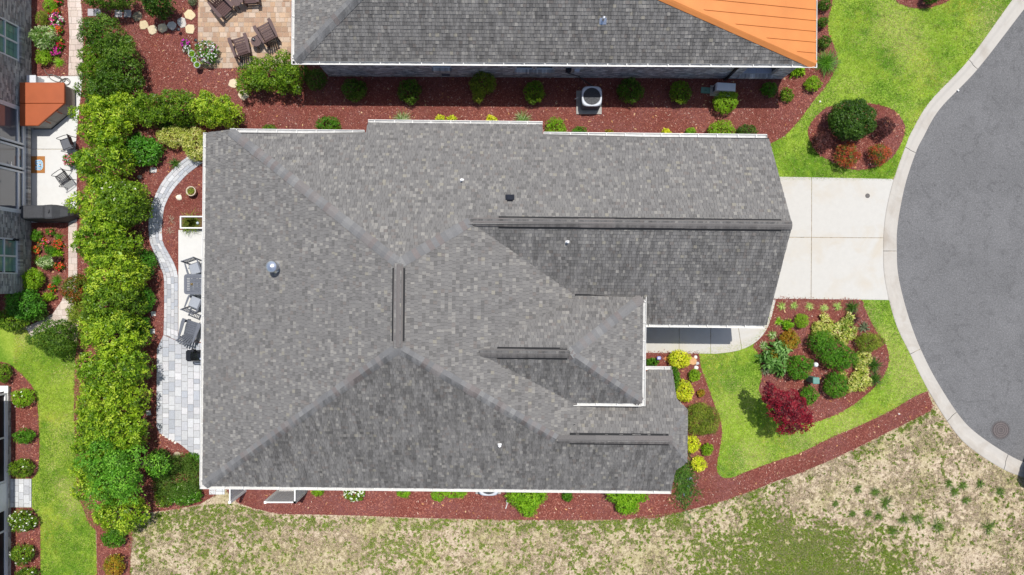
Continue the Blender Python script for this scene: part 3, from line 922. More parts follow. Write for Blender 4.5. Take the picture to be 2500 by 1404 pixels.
for px, py, f, lab in ((1128, 441, zN, 'small white plumbing vent on the upper middle roof slope'), (1385, 591, zGS, 'small white plumbing vent below the long garage ridge'), (1220, 1086, zS, 'small white plumbing vent low on the bottom roof slope')):
    x, y, z = on_roof(px, py, f); p = world_of(x, y, z)
    t = thing('plumbing_vent', lab, 'vent', (p[0], p[1], p[2] - .02), group='plumbing vents on the main roof')
    mb = MB(); mb.lathe([(.045, .0), (.045, .26), (.03, .26), (.03, .1), (0, .1)], seg=14); mb.build('pipe', PVC, t, True)
    s = (f(0, 1) - f(0, 0))
    M = Matrix.Rotation(math.atan(s), 3, 'X')
    mb = MB(); mb.box((0, 0, .035), (.14, .15, .012), M=M); mb.build('flashing', PVC, t)
x, y, z = on_roof(1245, 485, zN); p = world_of(x, y, z)
t = thing('box_vent', 'square black box vent on the upper roof slope', 'vent', (p[0], p[1], p[2]))
M = Matrix.Rotation(math.atan(-.659), 3, 'X')
mb = MB(); mb.box((0, 0, .06), (.22, .24, .12), M=M, taper=.85); mb.build('hood', DARKM, t)
mb = MB(); mb.box((0, .05, .02), (.32, .24, .012), M=M); mb.build('flange', DARKM, t)

# ------------------------------------------------------------------ house beyond (top of the picture)
NR = -.006
nh = thing('neighbour_house', 'brick house with grey shingles and orange metal roof end at the top', 'house', (0, 0, 0), NR)
nroof = bpy.data.objects.new('roof', None); COL.objects.link(nroof); nroof.parent = nh
nS = lambda x, y: 3.0 + .66 * (y - 8.70)
nN = lambda x, y: 3.0 + .66 * (17.74 - y)
nW = lambda x, y: 3.0 + .48 * (x + 8.42)
nE = lambda x, y: 3.0 + .215 * (11.62 - x)
AP = (-2.19, 13.22)
tabs = []; mb = MB()
for p, f, d in (([(-8.42, 8.70), (11.62, 8.70), AP], nS, (0, -1)), ([(-8.42, 17.74), (-8.42, 8.70), AP], nW, (-1, 0)), ([(11.62, 17.74), (-8.42, 17.74), AP], nN, (0, 1))):
    if area(p) < 0: p = p[::-1]
    roof_plane(p, f, d, tabs); deck(mb, p, f)
pe = [(11.62, 8.70), (11.62, 17.74), AP]
deck(mb, pe, nE)
mb.build('roof_deck', FELT, nroof)
def seen_n(t): return t[0][0][1] * FPX / (CAM_H - t[0][0][2]) < 702
vis = [t for t in tabs if seen_n(t)]; hid = [t for t in tabs if not seen_n(t)]
vis.sort(key=lambda t: -max(v[2] for v in t[0]))
for vs, c in vis[:300]:
    b = vs[0]; q = MB(); q.add([(p[0] - b[0], p[1] - b[1], p[2] - b[2]) for p in vs], TABF, c)
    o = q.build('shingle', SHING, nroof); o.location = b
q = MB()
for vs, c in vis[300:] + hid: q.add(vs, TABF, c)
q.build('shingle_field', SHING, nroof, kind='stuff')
ridge_caps(nroof, (-8.40, 8.72, 3.02), (AP[0], AP[1], 5.99), .27, .52, .40, k=.95)
ridge_caps(nroof, (-8.40, 17.7, 3.02), (AP[0], AP[1], 5.99), .52, .27, .40)
COPPER = mat('orange_metal_roof', (.57, .205, .052), .42, .15, .10, .8, spec=.5)
# standing-seam pans, each a part
y = 8.70; pan = .415; k = 0
while y < 17.74:
    y1 = min(y + pan, 17.74)
    def xl(yy): return 11.62 - (min(yy, 26.44 - yy) - 8.70) / .215 * .66
    lo = [(11.66, y + .004), (11.66, y1 - .004), (max(xl(y1), -2.19), y1 - .004), (xl(y), y + .004)]
    vs = [(a, b, nE(a, b) + .012) for a, b in lo]; vs += [(a, b, nE(a, b) - .004) for a, b in lo]
    q = MB(); q.add(vs, [(0, 1, 2, 3), (0, 4, 5, 1), (1, 5, 6, 2), (2, 6, 7, 3), (3, 7, 4, 0)]); q.build('metal_panel', COPPER, nroof)
    if y > 8.75:
        q = MB(); a = (11.66, y, nE(11.66, y) + .028); b = (xl(y) + .12, y, nE(xl(y) + .12, y) + .028)
        q.bar(a, b, .022, .034); q.build('seam', COPPER, nroof)
    y = y1
q = MB()
for sgn, nn in ((1, 0), ):
    a, b = Vector((11.66, 8.68, 3.0)), Vector((AP[0], AP[1], 5.97))
    d2 = Vector((b.x - a.x, b.y - a.y, 0)).normalized(); s2 = Vector((-d2.y, d2.x, 0))
    vs = []
    for p in (a, b):
        for s, dr in ((.17, None), (0, None), (-.14, None)):
            w = p + s2 * s
            zz = max(nE(w.x, w.y), 0) if s < 0 else nS(w.x, w.y)
            vs.append((w.x, w.y, (min(nE(w.x, w.y), nS(w.x, w.y)) if s else p.z) + .045))
    q.add(vs, [(0, 1, 4, 3)[::-1], (1, 2, 5, 4)[::-1]])
    q.add([(v[0], v[1], v[2] - .05) for v in vs] + vs, [(0, 3, 9, 6), (2, 8, 11, 5)])
q.build('hip_flashing', COPPER, nroof)
gutter(nh, (-8.53, 8.70), (11.72, 8.70), (0, -1), 2.98, .80)
gutter(nh, (-8.42, 8.57), (-8.42, 17.7), (-1, 0), 2.98, .80)
gutter(nh, (11.62, 8.57), (11.62, 17.7), (1, 0), 2.98, .80, .09)
# south wall with window and porch openings
WL = 11.50 + 7.89
def nx(x): return x + 7.89
brick_wall(nh, (-7.89, 8.99), (11.50, 8.99), 0, 2.78, (0, -1), openings=[(nx(-3.36), nx(-2.53), 1.2, 2.5), (nx(.08), nx(.82), 1.05, 2.5), (nx(.9), nx(1.66), 1.05, 2.5), (nx(9.55), nx(10.85), .55, 2.5)], soldier=[(nx(-3.36), nx(-2.53), 1.12), (nx(.06), nx(1.68), .97), (nx(9.5), nx(10.9), .47)], cols=[tuple(v * q for v, q in zip(c, (1.55, 1.58, 1.65))) for c in BR_C])
brick_wall(nh, (-7.89, 8.99), (-7.89, 17.3), 0, 2.78, (-1, 0))
brick_wall(nh, (11.50, 17.3), (11.50, 8.99), 0, 2.78, (1, 0))
GLASS = glass_mat('window_glass', (.02, .024, .028))
FRAME = mat('frame_white', (.70, .70, .70), .5, var=.05)
BLIND = mat('teal_blinds', (.20, .33, .30), .6, var=.1)
def window_y(parent, x0, x1, y, z0, z1, nm='window', sash=True, fm=None):
    """window in a wall facing -Y"""
    fm = fm or FRAME
    w = MB(); f = .05
    for a, b in (((x0 + f / 2, y + .06, z0), (x0 + f / 2, y + .06, z1)), ((x1 - f / 2, y + .06, z0), (x1 - f / 2, y + .06, z1))): w.bar(a, b, .05, .07, up=(1, 0, 0))
    w.bar((x0 + f, y + .06, z0 + f / 2), (x1 - f, y + .06, z0 + f / 2), .07, .05); w.bar((x0 + f, y + .06, z1 - f / 2), (x1 - f, y + .06, z1 - f / 2), .07, .05)
    if sash: w.bar((x0 + f, y + .06, (z0 + z1) / 2), (x1 - f, y + .06, (z0 + z1) / 2), .05, .05)
    o = w.build(nm, fm, parent)
    g = MB(); g.box(((x0 + x1) / 2, y + .08, (z0 + z1) / 2), (x1 - x0 - .1, .01, z1 - z0 - .1)); g.build('pane', GLASS, o)
window_y(nh, -3.36, -2.53, 8.99, 1.2, 2.5)
window_y(nh, .08, .82, 8.99, 1.05, 2.5); window_y(nh, .9, 1.66, 8.99, 1.05, 2.5)
TILE = mat('porch_tile', (.42, .44, .52), .6, var=.08)
q = MB()
for i in range(4): q.box((9.72 + i * .33, 9.5, .54), (.32, .85, .06))
q.build('porch_sill', TILE, nh, kind='stuff')
q = MB(); q.box((10.2, 9.98, 1.4), (1.5, .06, 1.9)); q.build('porch_back_wall', FRAME, nh)
q = MB(); q.box((10.9, 9.5, 1.5), (.08, .9, 2.0)); q.build('porch_reveal', mat('dark_reveal', (.09, .09, .10), .8), nh)
q = MB(); q.box((9.05, 8.93, 1.4), (.09, .07, 2.7)); q.build('downspout', mat('downspout_brown', (.02, .019, .02), .6), nh)
q = MB(); q.box((-2.85, 8.965, .42), (.34, .03, .2))
for i in range(5): q.box((-2.85, 8.947, .34 + i * .04), (.30, .012, .012))
q.build('foundation_vent', mat('vent_grey', (.10, .10, .11), .7), nh)
q = MB(); q.box((2.26, 8.93, 1.25), (.22, .1, .34)); q.lathe([(.08, 0), (.08, .06), (0, .08)], (2.26, 8.87, 1.3), 12); q.build('electric_meter', DARKM, nh)
q = MB(); q.box((2.62, 8.93, 1.15), (.22, .1, .26)); q.box((2.62, 8.875, 1.15), (.17, .012, .2)); q.build('breaker_box', mat('box_grey', (.5, .53, .6), .5), nh)
q = MB(); q.tube([(2.27, 8.95, 1.1), (2.3, 8.94, .8), (2.75, 8.94, .45), (2.95, 8.9, .12), (3.2, 8.75, .09), (3.42, 8.6, .1), (3.5, 8.42, .2)], .018, 6); q.build('refrigerant_line', mat('cable_dark', (.05, .05, .05), .6), nh)
# plumbing pipe on that roof
zz = 4.2
for _ in range(8):
    X, Y, _z = G(1472, 50, zz); zz = nS(X, Y + .006 * X)
t = thing('roof_pipe', 'short grey vent pipe near the top on the neighbouring roof', 'vent', (X, Y, zz - .02))
mb = MB(); mb.lathe([(.045, 0), (.045, .34), (.03, .34), (.03, .1), (0, .1)], seg=14); mb.build('pipe', GALV, t, True)
mb = MB(); mb.box((0, -.03, .03), (.26, .24, .012), M=Matrix.Rotation(math.atan(.66), 3, 'X')); mb.build('flashing', GALV, t)

# ------------------------------------------------------------------ house on the left edge
lh = thing('left_house', 'dark brick house with white windows and screened porch along the left edge', 'house', (0, 0, 0))
XW = -20.55
# windows: (y0,y1,z0,z1)
LW = [(9.42, 10.88, .80, 2.4), (.56, 2.02, .88, 2.4)]
DW = [(3.10, 7.55, .40, 2.45)]
LY0, LY1 = -.25, 14.0
def ly(y): return y - LY0
brick_wall(lh, (XW, LY0), (XW, LY1), 0, 2.78, (1, 0), openings=[(ly(a), ly(b), c, d) for a, b, c, d in LW + DW], soldier=[(ly(a) - .06, ly(b) + .06, c - .075) for a, b, c, d in LW + DW])
brick_wall(lh, (XW - 6, LY0), (XW - .13, LY0), 0, 2.78, (0, -1))
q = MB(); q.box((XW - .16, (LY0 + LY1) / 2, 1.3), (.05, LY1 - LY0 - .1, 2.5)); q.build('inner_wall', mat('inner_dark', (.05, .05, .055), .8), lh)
def window_x(y0, y1, z0, z1, panes):
    w = MB(); x = XW - .03; f = .06
    for yy in (y0 + f / 2, y1 - f / 2): w.box((x, yy, (z0 + z1) / 2), (.09, f, z1 - z0))
    for zz in (z0 + f / 2, z1 - f / 2): w.box((x, (y0 + y1) / 2, zz), (.095, y1 - y0 - 2 * f, f))
    o = w.build('window', FRAME, lh)
    n = len(panes); W = (y1 - y0 - 2 * f)
    for k in range(1, n): q = MB(); q.box((x, y0 + f + W * k / n, (z0 + z1) / 2), (.085, .07, z1 - z0 - 2 * f)); q.build('mullion', FRAME, o)
    q = MB(); zm = z0 + (z1 - z0) * .5; q.box((x, (y0 + y1) / 2, zm), (.08, W - .002, .05)); q.build('meeting_rail', FRAME, o)
    for k in range(n):
        a, b = y0 + f + W * k / n + .04, y0 + f + W * (k + 1) / n - .04
        for za, zb in ((z0 + f, zm - .026), (zm + .026, z1 - f)):
            q = MB(); q.box((x - .01, (a + b) / 2, (za + zb) / 2), (.008, b - a, zb - za)); q.build('pane', panes[k], o)
            q = MB()
            for j in (1, 2): q.box((x - .003, (a + b) / 2, za + (zb - za) * j / 3), (.01, b - a, .012))
            q.box((x - .002, (a + b) / 2, (za + zb) / 2), (.01, .012, zb - za)); q.build('muntins', mat('muntin_dark', (.09, .16, .15), .5), o)
BLINDG = glass_mat('blind_glass', (.16, .30, .27), .12)
window_x(*LW[0], (BLINDG, BLINDG)); window_x(*LW[1], (BLINDG, BLINDG))
# glazed door wall: three leaves, each with a tall pane and a low pane
y0, y1, z0, z1 = DW[0]
w = MB(); x = XW - .03
for zz in (z0 + .04, z1 - .04): w.box((x, (y0 + y1) / 2, zz), (.1, y1 - y0, .08))
for yy in (y0 + .04, y1 - .04): w.box((x, yy, (z0 + z1) / 2), (.095, .08, z1 - z0 - .16))
dw = w.build('patio_door', FRAME, lh)
for a, b in ((5.98, 7.47), (4.95, 5.90), (3.18, 4.87)):
    for yy in (a + .04, b - .04):
        q = MB(); q.box((x - .005, yy, (z0 + z1) / 2), (.085, .08, z1 - z0 - .17)); q.build('stile', FRAME, dw)
    for zz in (z0 + .13, z0 + .43):
        q = MB(); q.box((x - .003, (a + b) / 2, zz), (.082, b - a - .16, .09)); q.build('rail', FRAME, dw)
    q = MB(); q.box((x - .02, (a + b) / 2, z0 + .28), (.008, b - a - .16, .21)); q.build('pane', GLASS, dw)
    q = MB(); q.box((x - .02, (a + b) / 2, z0 + 1.2), (.008, b - a - .16, 1.45)); q.build('pane', glass_mat('door_glass', (.10, .10, .12), .02), dw)
q = MB(); q.bar((x + .06, 5.02, 1.30), (x + .06, 5.16, 1.30), .02, .03); q.box((x + .05, 5.02, 1.3), (.03, .04, .1)); q.build('door_handle', GALV, dw)
q = MB(); q.box((XW + .06, 1.98, 1.05), (.1, .09, .2), taper=.7); q.lathe([(.06, .1), (.03, .18), (0, .2)], (XW + .07, 1.98, 1.05), 8); q.build('wall_lantern', DARKM, lh)
# screened porch further down
XP = -21.42
brick_wall(lh, (XP, -16), (XP, -4.25), 0, .24, (1, 0))
brick_wall(lh, (XP - 4, -4.25), (XP - .13, -4.25), 0, .24, (0, 1), name='porch_wall')
q = MB(); q.box((XP - 2.0, -4.32, .28), (4.1, .3, .07)); q.build('porch_cap', WHITE, lh)
SCR = mat('porch_screen', (.010, .010, .012), .55, var=.3, scale=3)
q = MB(); q.box((XP - .10, -10.2, 1.5), (.02, 11.6, 2.4)); q.build('screen', SCR, lh)
for yy in (-4.5, -6.35, -8.2, -9.4, -10.3, -12.3, -14.2):
    q = MB(); q.box((XP - .07, yy, 1.5), (.07, .07, 2.45)); q.build('post', FRAME, lh)
q = MB(); q.box((XP - .07, -10.2, .30), (.069, 11.6, .08)); q.build('bottom_rail', FRAME, lh)
q = MB(); q.box((XP - .06, -8.82, .52), (.06, 1.12, .36)); q.box((XP - .06, -8.82, 1.25), (.058, 1.12, .12)); q.build('screen_door', FRAME, lh)
# its roof
lroof = bpy.data.objects.new('roof', None); COL.objects.link(lroof); lroof.parent = lh
zl = lambda x, y: 2.85 + .5 * (-19.95 - x)
zl2 = lambda x, y: 2.75 + .5 * (-20.88 - x)
tabs = []; mb = MB()
for p, f in (([(-19.95, -.65), (-19.95, 14.4), (-27, 14.4), (-27, -.65)], zl), ([(-20.88, -16), (-20.88, -4.1), (-27, -4.1), (-27, -16)], zl2)):
    roof_plane(p, f, (1, 0), tabs, .142, .4); deck(mb, p, f)
mb.build('roof_deck', FELT, lroof)
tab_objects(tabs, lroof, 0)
# ------------------------------------------------------------------ plants
LEAF = leaf_mat('leaf', .42, .5, .28)
LEAF_W = leaf_mat('leaf_waxy', .38, .42, .32)
PETAL = leaf_mat('petal', .30, .6, .2)
BARK = mat('bark', (.13, .095, .07), .9, var=.3, scale=25, bump=.6)
PAL = {
    'lime_hedge': [(.36, .50, .026), (.25, .40, .018), (.13, .24, .014), (.50, .62, .06)],
    'mix_hedge': [(.28, .44, .022), (.14, .27, .014), (.38, .52, .04), (.19, .34, .018), (.08, .16, .012)],
    'dark_hedge': [(.075, .17, .013), (.115, .23, .018), (.05, .11, .010), (.17, .28, .035)],
    'mid_hedge': [(.17, .30, .016), (.11, .22, .014), (.24, .37, .025), (.08, .15, .012)],
    'bright': [(.085, .29, .018), (.06, .20, .014), (.13, .36, .03), (.05, .15, .012)],
    'tree': [(.16, .40, .028), (.11, .30, .02), (.25, .50, .05), (.08, .20, .015)],
    'box': [(.09, .25, .014), (.14, .33, .02), (.055, .16, .010)],
    'boxl': [(.24, .42, .016), (.18, .34, .014), (.32, .50, .03)],
    'dark': [(.045, .115, .011), (.070, .16, .014), (.032, .08, .009), (.10, .20, .025)],
    'olive': [(.25, .33, .03), (.17, .25, .022), (.34, .41, .05), (.11, .16, .016)],
    'yellow': [(.72, .74, .03), (.60, .66, .025), (.84, .82, .09), (.42, .52, .025)],
    'varieg': [(.60, .60, .16), (.40, .46, .07), (.72, .70, .30), (.20, .30, .04)],
    'whitegreen': [(.14, .28, .05), (.60, .68, .42), (.11, .23, .03), (.30, .46, .13)],
    'palespike': [(.52, .66, .18), (.38, .54, .12), (.66, .76, .32), (.28, .44, .08)],
    'lime': [(.24, .46, .016), (.17, .36, .014), (.32, .54, .03)],
    'purple': [(.11, .040, .040), (.075, .028, .030), (.15, .055, .048), (.055, .02, .022)],
    'redgreen': [(.46, .075, .035), (.14, .22, .025), (.56, .14, .05), (.10, .16, .02), (.34, .07, .03)],
    'maple': [(.23, .008, .022), (.16, .007, .018), (.31, .012, .028), (.10, .005, .013)],
    'orange': [(.42, .26, .02), (.22, .28, .02), (.48, .32, .03), (.34, .18, .015)],
    'hosta': [(.18, .36, .09), (.13, .28, .06), (.26, .44, .14)],
    'juniper': [(.10, .19, .02), (.07, .14, .016), (.16, .25, .04)],
    'grey': [(.16, .20, .11), (.12, .17, .08), (.22, .25, .15)],
    'redtip': [(.14, .20, .02), (.09, .14, .015), (.30, .10, .02), (.18, .22, .02)],
}
def unit(a): return a / np.maximum(np.linalg.norm(a, axis=-1, keepdims=True), 1e-9)
def rosettes(C, N, k, L, W, cols, rng, cup=.5, spread=.03, droop=0.0):
    """k leaves around each tuft centre C with axis N -> (faces, colours); leaf = kite folded along its midrib"""
    n = len(C)
    C = np.repeat(C, k, 0); N = np.repeat(N, k, 0)
    r = rng.normal(size=(n * k, 3))
    a = unit(np.cross(N, r))
    t = unit(a + N * rng.uniform(-.15, cup * 2, (n * k, 1)) + np.array([0, 0, -droop]))
    s = unit(np.cross(t, N + rng.normal(scale=.25, size=N.shape)))
    up = np.cross(s, t)
    l = L * rng.uniform(.7, 1.25, (n * k, 1)); w = W * rng.uniform(.75, 1.2, (n * k, 1))
    base = C + rng.normal(scale=spread, size=C.shape)
    V = np.stack([base, base + t * l * .45 + s * w * .5 + up * w * .12, base + t * l, base + t * l * .45 - s * w * .5 + up * w * .12], 1)
    return V, np.repeat(cols, k, 0) * rng.uniform(.82, 1.18, (n * k, 1))
def crown_pts(lobes, dens, rng, low=-.35):
    """tuft centres on the union of ellipsoid lobes"""
    out_p, out_n = [], []
    L = [np.array(l, float) for l in lobes]
    for i, l in enumerate(L):
        a, b, c = l[3:]
        A = 4 * math.pi * (((a * b) ** 1.6 + (a * c) ** 1.6 + (b * c) ** 1.6) / 3) ** (1 / 1.6)
        n = max(8, int(A * dens))
        d = unit(rng.normal(size=(n, 3)))
        d = d[d[:, 2] > low]
        rad = rng.uniform(.80, 1.05, (len(d), 1))
        p = l[:3] + d * l[3:] * rad
        nn = unit(d / l[3:])
        keep = p[:, 2] > .03
        for j, m in enumerate(L):
            if j != i: keep &= (((p - m[:3]) / m[3:]) ** 2).sum(1) > .72
        out_p.append(p[keep]); out_n.append(nn[keep])
    return np.concatenate(out_p), np.concatenate(out_n)
def palette_cols(P, pal, rng, patch=1.2, mixk=.55):
    """patches of related colour through the crown"""
    pal = np.array(PAL[pal])
    q = (np.sin(P @ np.array([2.1, 1.3, 1.7]) * patch + rng.uniform(0, 6)) + np.sin(P @ np.array([-1.1, 2.4, .9]) * patch * 1.7 + rng.uniform(0, 6))) * .25 + .5
    i = np.clip((q * len(pal)).astype(int), 0, len(pal) - 1)
    j = rng.integers(0, len(pal), len(P))
    return np.where(rng.random((len(P), 1)) < mixk, pal[j], pal[i])
def lobes_for(rx, ry, h, n, rng, amp=.45, zc=.52):
    """one body and n side lobes giving an uneven outline"""
    L = [(0, 0, h * zc, rx * .88, ry * .88, h * (1 - zc) * .97)]
    for k in range(n):
        a = 2 * math.pi * (k + rng.uniform(-.3, .3)) / n
        s = rng.uniform(.30, amp)
        d = rng.uniform(.52, .72)
        L.append((rx * d * math.cos(a), ry * d * math.sin(a), h * rng.uniform(.42, .74), rx * s, ry * s, h * rng.uniform(.24, .32)))
    return L
def shrub(label, px, py, rx, ry, h, pal, name='shrub', cat='shrub', group=None, leaf=(.07, .035), dens=170, k=5, lobes=7, amp=.45, patch=1.2, seed=None, flowers=None, mat_=None, zc=.52, cup=.5, droop=0.0, lob=None, zpx=None, stems=4, fill=1.5):
    """thing with crown and stem; px,py the middle of the crown in the photograph, radii in photograph pixels"""
    rng = np.random.default_rng(abs(hash((round(px), round(py), pal))) % 100000 if seed is None else seed)
    rng = np.random.default_rng(int(px * 13 + py * 7))
    zz = (h * .55 if zpx is None else zpx) + ZY
    kk = (CAM_H - zz) / FPX
    x, y, _ = G(px, py, zz)
    t = thing(name, label, cat, (x, y, ZY), 0, group)
    rx *= kk; ry *= kk
    L = lob(rx, ry, h) if lob else lobes_for(rx, ry, h, lobes, rng, amp, zc)
    P, N = crown_pts(L, dens, rng)
    up = np.array([0, 0, .35])
    V, C = rosettes(P, unit(N + up + rng.normal(scale=.25, size=N.shape)), k, leaf[0], leaf[1], palette_cols(P, pal, rng, patch), rng, cup, leaf[0] * .35, droop)
    Pi = np.concatenate([np.array(l[:3]) + unit(rng.normal(size=(max(6, int(dens * l[3] * l[4] * fill)), 3))) * np.array(l[3:]) * .62 for l in L])
    Pi = Pi[Pi[:, 2] > .02]
    Vi, Ci = rosettes(Pi, unit(rng.normal(size=Pi.shape) + up), 3, leaf[0] * 1.7, leaf[1] * 2.2, palette_cols(Pi, pal, rng, patch), rng)
    quads_np('crown', np.concatenate([V, Vi]), np.concatenate([C, Ci]), mat_ or LEAF, t)
    sm = MB()
    for i in range(stems):
        l = L[i % len(L)]
        a = rng.uniform(0, 6.28); m_ = (l[0] * .5 + .05 * math.cos(a), l[1] * .5 + .05 * math.sin(a), l[2] * .55)
        r0 = max(.008, h * .012)
        sm.tube([(.03 * math.cos(a), .03 * math.sin(a), -.02), m_, (l[0], l[1], l[2])], [r0, r0 * .8, r0 * .4], 5)
    sm.build('stem', BARK, t)
    if flowers:
        col, n, size = flowers
        cs = col if isinstance(col, list) else [col]
        Q = rng.choice(len(P), min(n, len(P)), replace=False)
        Q = Q[N[Q][:, 2] > .1]
        FP = P[Q] + N[Q] * .03
        fc = np.array([cs[i] for i in rng.integers(0, len(cs), len(FP))])
        FV, FC = rosettes(FP, unit(N[Q] + np.array([0, 0, .8])), 5, size * .6, size * .5, fc, rng, .3, .004)
        quads_np('blossom', FV, FC, PETAL, t, 'stuff')
    return t
def blades(C, az, L, lean, w, cols, rng, seg=3):
    """arching blades: C (n,3) feet, az azimuth, L length, lean 0 upright..1 flat"""
    n = len(C)
    h = np.stack([np.cos(az), np.sin(az), np.zeros(n)], 1); s = np.stack([-np.sin(az), np.cos(az), np.zeros(n)], 1)
    pts = []
    for i in range(seg + 1):
        u = i / seg
        el = (1 - lean) * 1.45 - u * u * (1.1 - .2 * lean)
        pts.append((u, el))
    pos = C.copy(); rows = [pos]
    for i in range(seg):
        el = (1 - lean) * 1.45 - ((i + .5) / seg) ** 1.6 * 1.15
        pos = pos + (h * np.cos(el)[:, None] + np.array([0, 0, 1]) * np.sin(el)[:, None]) * (L / seg)[:, None]
        rows.append(pos)
    ww = [w * f for f in (.7, 1.0, .75, .06)][:seg + 1]
    F = []
    for i in range(seg):
        a, b = rows[i], rows[i + 1]
        F.append(np.stack([a - s * ww[i] / 2, a + s * ww[i] / 2, b + s * ww[i + 1] / 2, b - s * ww[i + 1] / 2], 1))
    return np.concatenate(F), np.tile(cols, (seg, 1))
def tuft(label, px, py, r, n, pal, name='grass_clump', cat='ornamental grass', group=None, w=.012, lean=(.2, .75), zpx=.12, ry=None, feet=.25, stripe=None, hmin=.02):
    """clump of strap leaves radiating from a crown"""
    rng = np.random.default_rng(int(px * 11 + py * 5))
    x, y, _ = G(px, py, zpx + ZY)
    t = thing(name, label, cat, (x, y, ZY), 0, group)
    rm = r * (CAM_H - zpx) / FPX
    ft = rng.normal(scale=feet * rm * .5, size=(n, 3)); ft[:, 2] = 0
    if ry: ft[:, 1] *= ry
    az = rng.uniform(0, 6.283, n)
    L = rm * rng.uniform(.75, 1.3, n); le = rng.uniform(lean[0], lean[1], n)
    c = np.array(PAL[pal])[rng.integers(0, len(PAL[pal]), n)] * rng.uniform(.8, 1.2, (n, 1))
    V, C = blades(ft, az, L, le, w, c, rng)
    V[:, :, 2] = np.maximum(V[:, :, 2], hmin)
    quads_np('leaves', V, C, LEAF_W, t, 'stuff')
    mb = MB(); mb.lathe([(rm * .10 + .01, -.03), (rm * .08 + .01, .03), (0, .05)], seg=8); mb.build('root_crown', BARK, t)
    return t

HR_ = np.random.default_rng(77)
def hedge_lobes(rx, ry, h):
    """ragged merged top: many upright lumps of unequal height over a filled body"""
    L = [(0, 0, h * .42, rx * .86, ry * .92, h * .40)]
    n = int(rx * ry * 4 / .13)
    for _ in range(n):
        a, r = HR_.uniform(0, 6.283), math.sqrt(HR_.uniform(0, 1.0))
        x, y = rx * .92 * r * math.cos(a), ry * 1.08 * r * math.sin(a)
        q = HR_.uniform(.15, .30)
        edge = r ** 3
        L.append((x, y, h * (HR_.uniform(.70, .93) - .22 * edge) - q * .4, q, q, q * HR_.uniform(1.0, 1.7)))
    return L
# --- hedge of tall yellow-green shrubs
HG = 'tall hedge on the left'
hedge = [(236, 292, 62, 52, 2.5, 'lime_hedge', 'topmost shrub of the tall yellow-green hedge, beside the side patio'),
         (240, 385, 66, 56, 2.6, 'mix_hedge', 'second shrub from the top of the tall yellow-green hedge'),
         (228, 500, 58, 60, 2.7, 'lime_hedge', 'third shrub from the top of the tall hedge, beside the covered grill'),
         (245, 590, 74, 58, 2.8, 'mix_hedge', 'fourth shrub from the top of the tall yellow-green hedge'),
         (262, 668, 76, 54, 2.8, 'lime_hedge', 'fifth shrub from the top of the tall yellow-green hedge'),
         (262, 745, 70, 52, 2.7, 'mid_hedge', 'sixth hedge shrub, darker green, between two bright round shrubs'),
         (262, 820, 78, 56, 2.8, 'lime_hedge', 'seventh shrub from the top, right of the round dark bush'),
         (262, 905, 84, 58, 2.9, 'mix_hedge', 'eighth shrub of the tall hedge, opposite the smoker grill'),
         (256, 985, 88, 58, 2.9, 'lime_hedge', 'ninth shrub of the tall hedge, opposite the grey paver patio'),
         (252, 1070, 86, 60, 2.9, 'mix_hedge', 'tenth shrub of the tall hedge, just above the bright green tree'),
         (228, 1155, 66, 62, 2.7, 'lime_hedge', 'yellow-green hedge shrub left of the bright green tree'),
         (278, 1262, 62, 38, 2.3, 'lime_hedge', 'lowest shrub of the tall hedge, below the bright green tree')]
for px, py, rx, ry, h, pal, lab in hedge:
    shrub(lab, px, py, rx, ry, h, pal, 'hedge_shrub', 'hedge shrub', HG, leaf=(.10, .048), dens=62, k=7, lob=hedge_lobes, fill=.45, patch=1.6, zpx=h * .75, mat_=LEAF_W)
shrub('large dark camellia with scattered white blossoms in the middle of the tall hedge', 285, 492, 66, 60, 2.6, 'mid_hedge', 'camellia', 'shrub', leaf=(.09, .045), dens=100, k=5, lobes=10, flowers=((.85, .82, .74), 16, .10), zpx=2.0, mat_=LEAF_W)
# --- darker clipped hedge, upper left
DG = 'dark clipped hedge near the top left'
for px, py, rx, ry, h, lab in ((240, 85, 55, 48, 2.1, 'top shrub of the dark clipped hedge beside the tan walk'), (222, 150, 36, 50, 1.9, 'brownish left-hand shrub in the middle of the dark clipped hedge'), (285, 150, 38, 58, 2.2, 'right-hand shrub in the middle of the dark clipped hedge'), (240, 212, 58, 38, 2.0, 'bottom shrub of the dark clipped hedge above the corner')):
    shrub(lab, px, py, rx, ry, h, 'dark_hedge' if px != 222 else 'mid_hedge', 'hedge_shrub', 'hedge shrub', DG, leaf=(.075, .036), dens=115, k=5, lob=hedge_lobes, zpx=h * .8, mat_=LEAF_W)
LG = 'hedge running right from the corner'
for px, py, rx, ry, h, lab in ((285, 262, 40, 38, 1.9, 'shrub at the corner where the two hedges meet'), (352, 255, 46, 34, 1.8, 'second shrub of the horizontal hedge above the back bed'), (425, 260, 48, 37, 1.8, 'third shrub of the horizontal hedge above the back bed'), (498, 265, 46, 38, 1.8, 'fourth shrub of the horizontal hedge, above the yellow variegated bush'), (548, 272, 34, 34, 1.7, 'right end shrub of the horizontal hedge near the house corner')):
    shrub(lab, px, py, rx, ry, h, 'lime_hedge' if px > 480 or px < 300 else 'mid_hedge', 'hedge_shrub', 'hedge shrub', LG, leaf=(.08, .038), dens=110, k=5, lob=hedge_lobes, zpx=h * .8, mat_=LEAF_W)
PG = 'short hedge beside the tan patio'
for px, py, rx, ry, h, lab in ((608, 180, 34, 36, 1.5, 'left shrub of the short hedge below the tan patio'), (655, 180, 38, 38, 1.6, 'middle shrub of the short hedge below the tan patio'), (700, 178, 36, 40, 1.7, 'right shrub of the short hedge, against the neighbouring eave')):
    shrub(lab, px, py, rx, ry, h, 'mid_hedge', 'hedge_shrub', 'hedge shrub', PG, leaf=(.08, .036), dens=120, k=5, lob=hedge_lobes, zpx=h * .75, mat_=LEAF_W)
